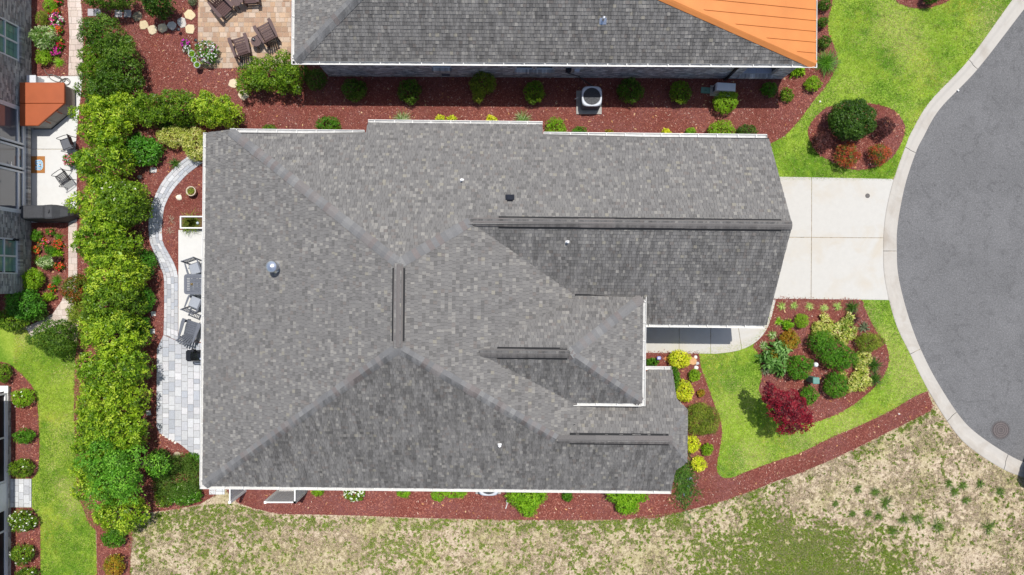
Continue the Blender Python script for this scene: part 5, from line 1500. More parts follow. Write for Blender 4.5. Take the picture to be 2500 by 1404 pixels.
o = blade_tris('dead_grass', P, ZY - .005, .09, .014, col, GRASSM, tilt=.25); o['label'] = 'brown dead grass stalks over the sandy lot'; o['category'] = 'dead grass'
# mulch chips
parts = []
PAVED = [px_poly(q) for q in ([(70, 187), (204, 187), (186, 364), (190, 366), (190, 544), (70, 544)], [(437, 562), (600, 562), (600, 840), (437, 832)], [(485, -60), (712, -60), (712, 168), (485, 168)])] + [reg, SO + SI[::-1]]
for q in BEDS: parts.append(off(not_built(scatter(q, 620)), PAVED))
P = np.concatenate(parts); P = P + RN.normal(scale=.035, size=P.shape); n = len(P)
az = RN.uniform(0, 6.283, n); L = RN.uniform(.027, .08, n); w = RN.uniform(.009, .022, n)
litter = RN.random(n) < .003; L[litter] = RN.uniform(.06, .11, litter.sum()); w[litter] = RN.uniform(.03, .05, litter.sum())
h = np.column_stack((np.cos(az), np.sin(az), RN.uniform(-.35, .35, n))); s = np.column_stack((-np.sin(az), np.cos(az), RN.uniform(-.5, .5, n)))
b = np.column_stack((P, np.full(n, ZY + .016) + RN.uniform(0, .012, n)))
V = np.stack([b - h * (L / 2)[:, None] - s * (w / 2)[:, None], b + h * (L / 2)[:, None] - s * (w / 2)[:, None], b + h * (L / 2)[:, None] + s * (w / 2)[:, None], b - h * (L / 2)[:, None] + s * (w / 2)[:, None]], 1)
pal = np.array([[.185, .056, .040], [.23, .078, .054], [.13, .040, .030], [.28, .108, .080], [.36, .18, .14], [.50, .37, .30]])
col = pal[RN.choice(6, n, p=[.28, .27, .20, .17, .065, .015])] * RN.uniform(.8, 1.2, (n, 1))
col[litter] = np.array([[.42, .22, .09], [.50, .34, .18], [.30, .13, .05]])[RN.integers(0, 3, litter.sum())]
fade = (.92 + .45 * vnoise(P, .55, 51))[:, None]; col = col * fade
o = quads_np('mulch_chips', V, col, attr_mat('mulch_chip', .9, .15, 40, 0), None, 'stuff'); o['label'] = 'reddish brown bark mulch chips covering the beds'; o['category'] = 'mulch'
# ------------------------------------------------------------------ furniture and small things
ZC = ZD + .012                         # top of the rear concrete patio
def rot2(x, y, a): return (x * math.cos(a) - y * math.sin(a), x * math.sin(a) + y * math.cos(a))
def part(parent, name, m, fn, smooth=False):
    mb = MB(); fn(mb); return mb.build(name, m, parent, smooth)
BROWN = mat('brown_poly_lumber', (.085, .048, .045), .5, var=.12, scale=10)
SLATE = mat('slate_poly_lumber', (.115, .125, .15), .5, var=.08, scale=10)
def adirondack(label, loc, face, m, group=None, name='adirondack_chair'):
    """lounge chair; local front is -Y; face = plan angle of the direction the sitter looks"""
    t = thing(name, label, 'chair', loc, face + math.pi / 2, group)
    for i in range(6):                   # seat slats sloping down to the back
        y = -.38 + i * .098; z = .37 - i * .026
        part(t, 'seat_slat', m, lambda b: b.box((0, y, z), (.54, .088, .022), M=Matrix.Rotation(-.26, 3, 'X')))
    for i in range(6):                   # fanned back slats
        k = i - 2.5; a = k * .045
        h = .80 - abs(k) * .055
        p0 = Vector((k * .078, .17, .22)); p1 = Vector((k * .078 + math.sin(a) * h, .17 + h * .47, .22 + h * .88))
        part(t, 'back_slat', m, lambda b: b.bar(p0, p1, .022, .072, up=(1, 0, 0)))
    for y, z, w in ((.24, .36, .56), (.43, .72, .62)):
        part(t, 'back_brace', m, lambda b: b.box((0, y + .03, z), (w, .03, .07)))
    for s in (-1, 1):
        part(t, 'arm', m, lambda b: b.prism([(s * .27, -.46), (s * .40, -.46), (s * .42, -.30), (s * .38, .10), (s * .34, .40), (s * .28, .40), (s * .27, .0)][::s], .555, .58))
        part(t, 'front_leg', m, lambda b: b.box((s * .295, -.36, .277), (.035, .11, .555)))
        part(t, 'side_rail', m, lambda b: b.bar((s * .25, -.44, .36), (s * .25, .50, .05), .03, .12))
        part(t, 'rear_leg', m, lambda b: b.bar((s * .295, .33, .555), (s * .275, .42, 0.0), .03, .08))
    return t
AG = 'brown lounge chairs on the tan patio'
def ang(dx, dy): return math.atan2(dy, dx)
for px, py, d, lab in ((656, 84, (-.47, .88), 'brown slatted lounge chair right of the small round table'), (592, 118, (-.30, .95), 'brown slatted lounge chair touching the short hedge'), (543, 16, (.68, -.73), 'brown slatted lounge chair at the upper left of the tan patio'), (614, -14, (.05, -1), 'brown slatted lounge chair cut off by the top edge')):
    x, y, _ = G(px, py, .35); adirondack(lab, (x, y, ZP), ang(*d), BROWN, AG)
def round_table(px, py, lab):
    x, y, _ = G(px, py, .45)
    t = thing('side_table', lab, 'table', (x, y, ZP), .35, 'round side tables on the tan patio')
    for i in range(5):
        x0 = -.22 + i * .088 + .003; x1 = x0 + .082
        def yy(v): return math.sqrt(max(.0, .225 ** 2 - v * v))
        xs = [x0 + (x1 - x0) * k / 4 for k in range(5)]
        part(t, 'top_slat', BROWN, lambda b: b.prism([(v, -max(.02, yy(v))) for v in xs] + [(v, max(.02, yy(v))) for v in xs[::-1]], .44, .462))
    for a in (0, 2.1, 4.2):
        part(t, 'leg', BROWN, lambda b: b.bar((.13 * math.cos(a), .13 * math.sin(a), .44), (.19 * math.cos(a), .19 * math.sin(a), 0), .04, .04))
    part(t, 'top_brace', BROWN, lambda b: b.box((0, 0, .43), (.36, .05, .02)))
round_table(627, 102, 'small round brown table between the two lower lounge chairs')
round_table(579, 4, 'small round brown table at the top edge between lounge chairs')
x, y, _ = G(621, 98, .5)
t = thing('table_lantern', 'black metal lantern lying on the small round table', 'lantern', (x, y, ZP + .463), .9)
part(t, 'base', DARKM, lambda b: b.lathe([(.07, 0), (.07, .015), (.02, .03), (0, .03)], seg=14))
part(t, 'cage', DARKM, lambda b: [b.tube([(.06 * math.cos(a), .06 * math.sin(a), .015), (.075 * math.cos(a), .075 * math.sin(a), .09), (0, 0, .17)], .006, 5) for a in (0, 1.05, 2.1, 3.14, 4.2, 5.2)])
part(t, 'candle', mat('candle_wax', (.8, .78, .72), .5), lambda b: b.lathe([(.03, .02), (.03, .09), (0, .09)], seg=10))

# rear patio furniture
CUSH = mat('grey_cushion', (.30, .325, .37), .85, var=.06, scale=20, bump=.3, bscale=200)
def dining_chair(label, loc, face):
    t = thing('dining_chair', label, 'chair', loc, face + math.pi / 2, 'slatted dining chairs at the patio table')
    part(t, 'seat', SLATE, lambda b: b.box((0, 0, .43), (.48, .46, .03)))
    c = MB(); c.prism([(-.23, -.24), (.23, -.24), (.24, 0), (.23, .20), (-.23, .20), (-.24, 0)], .446, .505, bevel=.018); c.build('cushion', CUSH, t)
    for s in (-1, 1):
        part(t, 'front_leg', SLATE, lambda b: b.box((s * .25, -.20, .33), (.045, .05, .66)))
        part(t, 'rear_leg', SLATE, lambda b: b.bar((s * .25, .23, 0), (s * .25, .38, .95), .045, .05))
        part(t, 'arm', SLATE, lambda b: b.prism([(s * .235, -.26), (s * .30, -.26), (s * .315, -.1), (s * .29, .3), (s * .24, .3)][::s], .66, .682))
    for z, y in ((.93, .378), (.56, .318)):
        part(t, 'back_rail', SLATE, lambda b: b.box((0, y, z), (.56, .03, .06)))
    for i in range(7):
        u = -.21 + i * .07
        part(t, 'back_slat', SLATE, lambda b: b.bar((u, .318, .58), (u, .376, .91), .016, .034, up=(1, 0, 0)))
    return t
x, y, _ = G(478, 655, .5); dining_chair('grey slatted chair with cushion above the square patio table', (x, y, ZC), ang(.32, -.95))
x, y, _ = G(478, 740, .5); dining_chair('grey slatted chair with cushion below the square patio table', (x, y, ZC), ang(.38, .92))
x, y, _ = G(476, 694, .72)
t = thing('patio_table', 'square slate grey slatted patio table with rounded corners', 'table', (x, y, ZC))
rr = []
for cx, cy, a0 in ((.31, .31, 0), (-.31, .31, 1.57), (-.31, -.31, 3.14), (.31, -.31, 4.71)):
    for k in range(5): rr.append((cx + .11 * math.cos(a0 + k * .39), cy + .11 * math.sin(a0 + k * .39)))
inn = [(-.27, -.33), (.27, -.33), (.27, .33), (-.27, .33)]
b = MB()
for z in (.70, .725): pass
ring = [(p[0], p[1]) for p in rr]; n = len(ring)
def sq(p):                                   # where the rim meets the slatted field
    k = .31 / max(abs(p[0]), abs(p[1])); return (p[0] * k, p[1] * k)
i4 = [sq(p) for p in ring]
vs = [(p[0], p[1], .725) for p in ring] + [(p[0], p[1], .725) for p in i4] + [(p[0], p[1], .695) for p in ring] + [(p[0], p[1], .695) for p in i4]
b.add(vs, [(i, (i + 1) % n, n + (i + 1) % n, n + i) for i in range(n)] + [(i, 2 * n + i, 2 * n + (i + 1) % n, (i + 1) % n) for i in range(n)] + [(n + i, n + (i + 1) % n, 3 * n + (i + 1) % n, 3 * n + i) for i in range(n)])
b.build('table_rim', SLATE, t)
for i in range(9):
    yy = -.275 + i * .069
    part(t, 'table_slat', SLATE, lambda b: b.box((0, yy, .708), (.618, .054, .026)))
for xx in (-.16, 0, .16):
    part(t, 'cross_brace', SLATE, lambda b: b.box((xx, 0, .688), (.05, .62, .02)))
for sx in (-1, 1):
    for sy in (-1, 1): part(t, 'leg', SLATE, lambda b: b.box((sx * .33, sy * .33, .345), (.06, .06, .69)))
x, y, _ = G(470, 694, .74)
t = thing('table_ornament', 'small brass square ornament on the patio table', 'ornament', (x, y, ZC + .726))
part(t, 'base', mat('brass', (.30, .22, .10), .4, .6), lambda b: b.box((0, 0, .02), (.1, .1, .04), taper=.8))
part(t, 'knob', mat('brass', (.3, .22, .1)), lambda b: b.lathe([(.025, .04), (.03, .06), (.015, .08), (0, .085)], seg=10))
x, y, _ = G(468, 808, .35); adirondack('slate grey fan-back lounge chair between table and smoker', (x, y, ZC), ang(.30, .95), SLATE, None, 'lounge_chair')
# smoker grill
x, y, _ = G(492, 868, .9)
BLK = mat('black_enamel', (.012, .013, .016), .25, var=.1)
t = thing('smoker_grill', 'black barrel smoker grill half under the left eave', 'grill', (x, y, ZP))
def barrel(b):
    pts = []
    for xx in (-.30, .62):
        for k in range(16):
            a = 2 * math.pi * k / 16; pts.append((xx, .24 * math.cos(a), .95 + .24 * math.sin(a)))
    b.add(pts, [(k, (k + 1) % 16, 16 + (k + 1) % 16, 16 + k) for k in range(16)] + [tuple(range(15, -1, -1)), tuple(range(16, 32))])
part(t, 'barrel', BLK, barrel, True)
part(t, 'side_shelf', BLK, lambda b: b.prism([(-.62, -.17), (-.55, -.24), (-.31, -.24), (-.31, .24), (-.55, .24), (-.62, .17)], .86, .885))
part(t, 'lid_handle', GALV, lambda b: b.tube([(-.2, -.26, .98), (-.2, -.31, .98), (.5, -.31, .98), (.5, -.26, .98)], .012, 6))
part(t, 'thermometer', GALV, lambda b: b.lathe([(.045, 0), (.045, .02), (0, .025)], (.12, -.1, 1.165), 14))
part(t, 'chimney', BLK, lambda b: [b.tube([(-.12, .20, 1.05), (-.12, .26, 1.15), (-.12, .26, 1.32)], .045, 10), b.lathe([(.075, 1.36), (.05, 1.40), (0, 1.41)], (-.12, .26, 0), 12)])
for sx in (-.2, .5):
    for sy in (-.16, .16): part(t, 'leg', BLK, lambda b: b.bar((sx, sy, .78), (sx, sy * 1.3, 0), .045, .045))
# planter box on the rear patio
x, y, _ = G(470, 543, .35)
t = thing('planter_box', 'long white planter box at the end of the concrete patio', 'planter', (x, y, ZY))
for yy in (-.24, .24): part(t, 'side_board', WHITE, lambda b: b.box((.1, yy, .19), (1.2, .05, .38)))
for xx in (-.475, .675): part(t, 'end_board', WHITE, lambda b: b.box((xx, 0, .19), (.05, .428, .38)))
part(t, 'soil', mat('potting_soil', (.11, .055, .03), .95, var=.4, scale=25), lambda b: b.box((.1, 0, .16), (1.098, .428, .24)))
tuft('arching grass growing in the white planter box', 461, 543, 24, 220, 'olive', zpx=.45, hmin=.3, w=.014, feet=.6)
x, y, _ = G(484, 545, .33)
t = thing('glass_ornament', 'small pale blue ornament in the white planter box', 'ornament', (x, y, ZY + .28))
part(t, 'globe', mat('pale_blue_glass', (.45, .52, .58), .15), lambda b: b.lathe([(0, 0), (.05, .02), (.065, .06), (.04, .11), (0, .125)], seg=12), True)
part(t, 'stake_foot', GALV, lambda b: b.lathe([(.03, -.02), (.03, .005), (0, .005)], seg=8))

# pots
TERR = mat('beige_ceramic', (.52, .44, .34), .7, var=.15, scale=12)
def pot(label, px, py, r, h, m, plant_pal, name='flower_pot', soil=True, group=None, zp=None):
    x, y, _ = G(px, py, h); r = r * (CAM_H - h) / FPX
    t = thing(name, label, 'pot', (x, y, ZY + .006), 0, group)
    part(t, 'bowl', m, lambda b: b.lathe([(0, 0), (r * .7, 0), (r * .95, h * .85), (r * 1.05, h * .88), (r * 1.05, h), (r * .88, h), (r * .85, h * .8), (0, h * .8)], seg=24), True)
    if soil:
        part(t, 'soil', mat('potting_soil', (.11, .055, .03)), lambda b: b.lathe([(r * .85, h * .83), (0, h * .85)], seg=20))
    rng = np.random.default_rng(int(px))
    n = 70; P = np.column_stack((rng.normal(0, r * .38, n), rng.normal(0, r * .38, n), np.full(n, h * .88)))
    V, C = rosettes(P, unit(rng.normal(size=(n, 3)) * .5 + np.array([0, 0, 1])), 3, .06, .028, palette_cols(P, plant_pal, rng), rng)
    quads_np('plant', V, C, LEAF, t)
    return t
pot('round beige pot with low green plants beside the curved path', 467, 467, 11.5, .34, TERR, 'olive')
PG_ = 'grey pots in a row by the tan patio corner'
CER = mat('grey_ceramic', (.40, .42, .42), .5, var=.12, scale=10)
pot('uppermost of three grey pots by the tan patio corner', 469, 132, 8.5, .34, CER, 'lime', group=PG_)
pot('middle and smallest of three grey pots by the tan patio corner', 475, 147, 6.8, .30, CER, 'lime', group=PG_)
pot('lowest of three grey pots by the tan patio corner', 482, 159, 7.6, .46, CER, 'lime', group=PG_)
pot('round dark pot of rusty plants in the shade of the back bed', 338, 330, 11, .25, mat('dark_clay', (.16, .08, .05), .8), 'box')
S('big mound of white and lilac petunias by the tan patio corner', 505, 128, 27, 29, .7, 'box', 'flower_clump', 'flowers', leaf=(.06, .03), dens=190, lobes=9, flowers=([(.78, .74, .80), (.62, .50, .74), (.85, .84, .86), (.30, .05, .14)], 190, .075), zpx=.5)
S('small magenta flowering plant left of the petunia mound', 453, 104, 9, 8, .3, 'grey', 'flower_clump', 'flowers', leaf=(.05, .02), dens=200, lobes=5, flowers=([(.62, .03, .52)], 45, .075))
S('small white flowering grey plant left of the petunia mound', 458, 119, 10, 9, .25, 'grey', 'flower_clump', 'flowers', leaf=(.05, .02), dens=180, lobes=5, flowers=([(.8, .8, .82)], 26, .06))
# flagstones
FLAG = attr_mat('flagstone', .85, .2, 9, .4, 40)
rs = random.Random(4)
def stone_slab(label, px, py, r, col, name='flagstone', cat='stepping stone', group=None, sides=7, th=.05, squash=1.0, rot=None):
    x, y, _ = G(px, py, ZY)
    k = 1 / 57.0; a0 = rs.uniform(0, 6.28) if rot is None else rot
    poly = []
    for i in range(sides):
        a = a0 + 2 * math.pi * i / sides + (rs.uniform(-.22, .22) if rot is None else 0)
        q = r * k * (rs.uniform(.86, 1.12) if rot is None else 1)
        poly.append((q * math.cos(a), q * math.sin(a) * squash))
    mb = MB(); mb.prism(poly, -.03, th - .0, col, bevel=.012)
    o = mb.build(name, FLAG, None); o.location = (x, y, ZY + .004)
    tag(o, label, cat, group)
    return o
FL = 'flagstones beside the tan patio'
for k, (px, py, r, c) in enumerate(((337, 40, 13, (.20, .17, .12)), (352, 62, 12, (.50, .41, .26)), (373, 73, 12, (.52, .44, .30)), (398, 69, 13, (.58, .48, .31)), (421, 63, 12, (.50, .46, .40)), (445, 56, 12, (.48, .45, .41)), (464, 72, 13, (.57, .47, .30)), (465, 37, 14, (.58, .47, .29)))):
    stone_slab(('shaded flagstone at the left end of the flagstone arc', 'second flagstone from the left in the arc', 'third flagstone from the left in the arc', 'fourth flagstone, pale yellow, in the middle of the arc', 'fifth flagstone, greyish, in the arc', 'sixth flagstone, grey, in the arc', 'flagstone at the lower right end of the arc', 'yellow flagstone touching the patio edge at the right')[k], px, py, r, c, group=FL)
stone_slab('upper tan flagstone left of the short hedge', 571, 204, 13, (.58, .48, .34), group='flagstones at the short hedge')
stone_slab('lower tan flagstone below the short hedge', 595, 232, 13, (.58, .48, .34), group='flagstones at the short hedge')
for px, lab in ((224, 'leftmost grey paving slab above the dark hedge'), (290, 'middle grey paving slab above the dark hedge'), (312, 'rightmost grey paving slab above the dark hedge'), (238, 'second grey paving slab above the dark hedge')):
    stone_slab(lab, px, 31 if px < 260 else 34, 12.5, (.36, .34, .35), 'paving_slab', 'stepping stone', 'grey slabs above the dark hedge', 4, .04, 1.0, math.pi / 4)
for px, py, lab in ((375, 766, 'small square white paver beside the middle bright shrub'), (373, 809, 'small square white paver beside the lowest bright shrub'), (363, 1008, 'narrow pale paver at the lower hedge foot')):
    stone_slab(lab, px, py, 8, (.58, .57, .54), 'square_paver', 'stepping stone', 'square pavers in the mulch', 4, .03, 1.0, math.pi / 4 + .1)
ROCKM = attr_mat('rock', .9, .2, 14, .6, 40)
def rock(label, px, py, r, col, sq=.6, group=None):
    x, y, _ = G(px, py, ZY); rg = random.Random(int(px * 3 + py)); k = r / 57.0
    mb = MB(); vs, fs = [], []
    prof = [(.7, 0), (1, .25), (.85, .6), (.45, .85), (0, .92)]
    for q, z in prof:
        for i in range(9):
            a = 2 * math.pi * i / 9; s = k * q * rg.uniform(.82, 1.15)
            vs.append((s * math.cos(a), s * math.sin(a) * .85, z * k * sq * 1.3 * rg.uniform(.92, 1.06)))
    for j in range(4): fs += [(j * 9 + i, j * 9 + (i + 1) % 9, (j + 1) * 9 + (i + 1) % 9, (j + 1) * 9 + i) for i in range(9)]
    mb.add(vs, fs, col); o = mb.build('rock', ROCKM); o.location = (x, y, ZY + .002); tag(o, label, 'rock', group); return o
rock('white shell-like rock beside the round beige pot', 438, 482, 8, (.72, .66, .54))
rock('white stone below the glossy green shrub', 375, 416, 9, (.70, .68, .66))
rock('small grey standing stone in the back bed', 343, 433, 6, (.34, .32, .26), 1.2)
rock('tan rock at the edge of the paver patio', 432, 1110, 9, (.42, .34, .25))
rock('upper white stone beside the front walk', 1698, 872, 5, (.70, .68, .66))
rock('middle grey stone beside the front walk', 1702, 887, 5, (.46, .46, .48))
rock('lower white stone beside the front walk', 1699, 898, 6, (.70, .68, .66))
rock('small white stone left of the horizontal hedge', 342, 208, 4, (.72, .7, .66))
stone_slab('orange-brown stone disc left of the largest golden shrub', 1627, 876, 6, (.55, .22, .09), sides=10, th=.06)
stone_slab('tan flat stone right of the largest golden shrub', 1690, 882, 11, (.52, .30, .15), sides=7, th=.05, squash=.95)
for k, (px, py) in enumerate(((399, 1062), (406, 1067), (414, 1072), (422, 1076), (428, 1081))):
    rock(f'white edging pebble, {ORD[k]} from the left at the patio curve', px, py, 3.5, (.68, .64, .58), .5, 'white edging pebbles at the patio curve')
# dead twig bundles by the planter
TW_ = mat('dry_twig', (.42, .34, .25), .9)
for px, py, lab in ((418, 537, 'dry twig bundle left of the white planter box'), (416, 564, 'dry twigs below the white planter box')):
    x, y, _ = G(px, py, ZY); rg = random.Random(px); mb = MB()
    for i in range(11):
        a = rg.uniform(0, 6.28); l = rg.uniform(.1, .24)
        mb.tube([(.02 * math.cos(a), .02 * math.sin(a), .0), (l * .5 * math.cos(a), l * .5 * math.sin(a), .05), (l * math.cos(a + .2), l * math.sin(a + .2), .03)], .007, 4)
    o = mb.build('twig_bundle', TW_, kind=None); o.location = (x, y, ZY + .012); tag(o, lab, 'twigs')
tuft('dark spiky plant overhanging the curved path', 424, 399, 17, 60, 'dark', 'spiky_plant', 'plant', w=.02, zpx=.15)

# solar lights and small fittings
def path_light(label, px, py):
    x, y, _ = G(px, py, .3)
    t = thing('path_light', label, 'garden light', (x, y, ZY), group='black garden lights by the tan patio')
    part(t, 'stake', DARKM, lambda b: b.tube([(0, 0, -.02), (0, 0, .26)], .012, 6))
    part(t, 'lens', mat('lamp_lens', (.6, .6, .58), .3), lambda b: b.lathe([(.045, .22), (.05, .30), (0, .30)], seg=12))
    part(t, 'cap', DARKM, lambda b: b.lathe([(.075, .30), (.06, .33), (0, .35)], seg=14))
path_light('black garden light below the flagstone arc', 437, 73); path_light('black garden light at the patio edge by the petunias', 479, 99)
x, y, _ = G(1990, 890, .5)
t = thing('globe_light', 'white round garden lamp between the clipped front shrubs', 'garden light', (x, y, ZY))
part(t, 'post', WHITE, lambda b: b.tube([(0, 0, -.02), (0, 0, .42)], .025, 8))
part(t, 'globe', mat('white_globe', (.72, .72, .74), .35, var=.03), lambda b: b.lathe([(0, .38), (.07, .41), (.105, .48), (.10, .55), (.06, .61), (0, .63)], seg=18), True)
x, y, _ = G(1991, 929, .7)
GRNB = mat('utility_green', (.10, .24, .20), .5, var=.06)
t = thing('utility_pedestal', 'small square green utility pedestal in the front bed', 'utility box', (x, y, ZY))
part(t, 'body', GRNB, lambda b: b.box((0, 0, .34), (.24, .24, .68)))
part(t, 'cap', GRNB, lambda b: b.prism([(-.14, -.11), (-.11, -.14), (.11, -.14), (.14, -.11), (.14, .11), (.11, .14), (-.11, .14), (-.14, .11)], .682, .74, bevel=.02))
part(t, 'label_plate', WHITE, lambda b: b.box((0, -.122, .5), (.1, .003, .07)))
x, y, _ = G(1722, 221, ZY)
t = thing('valve_box', 'flat green irrigation valve box lid in the shaded bed', 'valve box', (x, y, ZY + .006), -.05)
part(t, 'lid', GRNB, lambda b: b.prism([(-.20, -.11), (-.17, -.13), (.17, -.13), (.20, -.11), (.20, .11), (.17, .13), (-.17, .13), (-.20, .11)], .0, .045, bevel=.008))
part(t, 'handle_slot', DARKM, lambda b: b.box((0, 0, .046), (.1, .02, .004)))
x, y, _ = G(1769, 215, .55)
t = thing('generator_box', 'pale grey standby unit in the shade of the brick wall', 'utility box', (x, y, ZY), -.06)
GREYB = mat('pale_grey_steel', (.55, .57, .60), .4, var=.04)
part(t, 'cabinet', GREYB, lambda b: b.box((0, 0, .33), (.80, .30, .60)))
part(t, 'lid', GREYB, lambda b: b.box((.02, 0, .655), (.80, .34, .045), taper=.96))
part(t, 'base_pad', CONC, lambda b: b.box((0, 0, .015), (.95, .45, .03)))
part(t, 'side_grille', mat('vent_grey', (.1, .1, .11)), lambda b: [b.box((-.405, -.0, .2 + i * .06), (.012, .24, .025)) for i in range(6)])
part(t, 'pipe', GALV, lambda b: b.tube([(-.40, .1, .3), (-.48, .1, .3), (-.48, .1, .02)], .02, 6))
def ac_unit(label, px, py, zt):
    x, y, _ = G(px, py, .85)
    t = thing('air_conditioner', label, 'air conditioner', (x, y, ZY + .006), group='air conditioners beside the houses')
    H = .82; A = .40
    def rs_(r, q=.10):
        out = []
        for cx, cy, a0 in ((r - q, r - q, 0), (-r + q, r - q, 1.571), (-r + q, -r + q, 3.142), (r - q, -r + q, 4.712)):
            for k in range(6): out.append((cx + q * math.cos(a0 + k * .314), cy + q * math.sin(a0 + k * .314)))
        return out
    dk = mat('coil_grey', (.035, .038, .045), .6)
    part(t, 'pad', mat('pad_concrete', (.33, .32, .30), .9), lambda b: b.box((-.04, -.06, .03), (1.08, 1.0, .06)))
    part(t, 'coil_case', dk, lambda b: b.prism(rs_(A), .06, H - .06))
    part(t, 'louvre', mat('ac_louvre', (.16, .17, .19), .5), lambda b: [b.prism(rs_(A + .006), .12 + i * .075, .135 + i * .075) for i in range(8)])
    top = mat('ac_top', (.50, .53, .58), .35, var=.04)
    o_ = [((A + .02) * math.cos(q) / (abs(math.cos(q)) ** 4 + abs(math.sin(q)) ** 4) ** .25, (A + .02) * math.sin(q) / (abs(math.cos(q)) ** 4 + abs(math.sin(q)) ** 4) ** .25) for q in [2 * math.pi * k / 40 for k in range(40)]]; n = len(o_); ic = [(.36 * math.cos(math.atan2(p[1], p[0])), .36 * math.sin(math.atan2(p[1], p[0]))) for p in o_]
    mid_ = [((p[0] + q[0] * .8) / 1.8, (p[1] + q[1] * .8) / 1.8) for p, q in zip(o_, ic)]
    def ringf(b):
        L = [(o_, H - .08), (o_, H - .03), (mid_, H), (ic, H - .01), (ic, H - .12)]
        vs = [(p[0], p[1], z) for pts, z in L for p in pts]
        b.add(vs, [(j * n + i, j * n + (i + 1) % n, (j + 1) * n + (i + 1) % n, (j + 1) * n + i) for j in range(4) for i in range(n)])
    part(t, 'top_panel', top, ringf, True)
    part(t, 'fan_well', BLACK, lambda b: b.lathe([(.359, H - .18), (0, H - .18)], seg=24))
    fan = part(t, 'fan_hub', top, lambda b: b.lathe([(.07, H - .12), (.07, H - .085), (0, H - .08)], seg=14))
    for k in range(5):
        a = k * 1.2566 + .3
        def bl(b):
            vs = [(.06 * math.cos(a - .3), .06 * math.sin(a - .3), H - .10), (.345 * math.cos(a - .40), .345 * math.sin(a - .40), H - .085), (.345 * math.cos(a + .30), .345 * math.sin(a + .30), H - .14), (.06 * math.cos(a + .35), .06 * math.sin(a + .35), H - .125)]
            b.add(vs + [(v[0], v[1], v[2] - .006) for v in vs], [(0, 1, 2, 3), (7, 6, 5, 4)] + [(i, 4 + i, 4 + (i + 1) % 4, (i + 1) % 4) for i in range(4)])
        part(fan, 'fan_blade', mat('fan_grey', (.62, .65, .70), .4, .0), bl)
    part(t, 'fan_guard', mat('guard_dark', (.05, .05, .055), .5), lambda b: [b.tube([(.07 * math.cos(k * .524), .07 * math.sin(k * .524), H - .03), (.365 * math.cos(k * .524), .365 * math.sin(k * .524), H - .012)], .004, 4) for k in range(12)] + [b.tube([(r * math.cos(k * .2618), r * math.sin(k * .2618), H - .03 + (r - .07) * .077) for k in range(25)], .003, 4) for r in (.14, .22, .30)])
    return t
ac_unit('grey air conditioner with large top fan beside the brick wall', 1445, 235, .85)
ac_unit('air conditioner half hidden under the long bottom gutter', 1193, 1186, .85)
x, y, _ = G(1402, 246, .3)
t = thing('whip_stake', 'thin white-tipped rod left of the upper air conditioner', 'stake', (x, y, ZY))
part(t, 'rod', DARKM, lambda b: b.tube([(0, -.0, -.02), (0, 0, .5)], .008, 5))
part(t, 'tip', WHITE, lambda b: b.tube([(0, 0, .5), (.06, .02, .56), (.14, .05, .57)], .012, 5))
# white vinyl screen panels below the house
VG = mat('vinyl_slat_grey', (.52, .52, .53), .5, var=.05)  # plain grey of the slats inside the white frames
fence = thing('screen_fence', 'white vinyl privacy screen with grey slats below the bottom gutter', 'fence', (0, 0, 0), HR)
def wl_(px, py, z):
    X, Y, _ = G(px, py, z); return rot2(X, Y, -HR)
def panel(p, q, z0, z1, par, n):
    """framed slat panel between plan points p and q"""
    p3, q3 = Vector((*p, 0)), Vector((*q, 0)); d = (q3 - p3).normalized(); L = (q3 - p3).length
    for pt in (p3, q3): part(par, 'post', WHITE, lambda b: b.box((pt.x, pt.y, (z1 + .06 + .0) / 2), (.10, .10, z1 + .06), taper=1.0))
    for z in (z0, z1): part(par, 'rail', WHITE, lambda b: b.bar(p3 + d * .05 + Vector((0, 0, z)), q3 - d * .05 + Vector((0, 0, z)), .05, .09))
    w = (L - .1) / n
    for i in range(n):
        c = p3 + d * (.05 + w * (i + .5))
        part(par, 'slat', VG, lambda b: b.bar(c + Vector((0, 0, z0 + .04)), c + Vector((0, 0, z1 - .04)), .02, w * .9, up=(d.x, d.y, 0)))
a_ = wl_(647, 1227, 1.75); b_ = wl_(719, 1227, 1.75); c_ = (b_[0] + .0, b_[1] + .95)
panel(a_, b_, .12, 1.68, fence, 7); panel((b_[0], b_[1] + .0), c_, .12, 1.68, fence, 6)
gate = thing('side_screen', 'narrow white post and grey screen panel near the bottom left house corner', 'fence', (0, 0, 0), HR)
d_ = wl_(560, 1227, 1.75); panel(d_, (d_[0] + .0, d_[1] + .95), .12, 1.68, gate, 6)
# hose bib pipe
x, y, _ = G(1236, 1232, ZY)
mb = MB(); mb.tube([(0, .2, .02), (.04, .05, .03), (0, -.1, .02), (-.03, -.16, .02)], .02, 6); o = mb.build('drain_hose', mat('hose_white', (.6, .6, .58), .6)); o.location = (x, y, ZY + .02); tag(o, 'short pale drain hose left of the large lime shrub', 'hose')

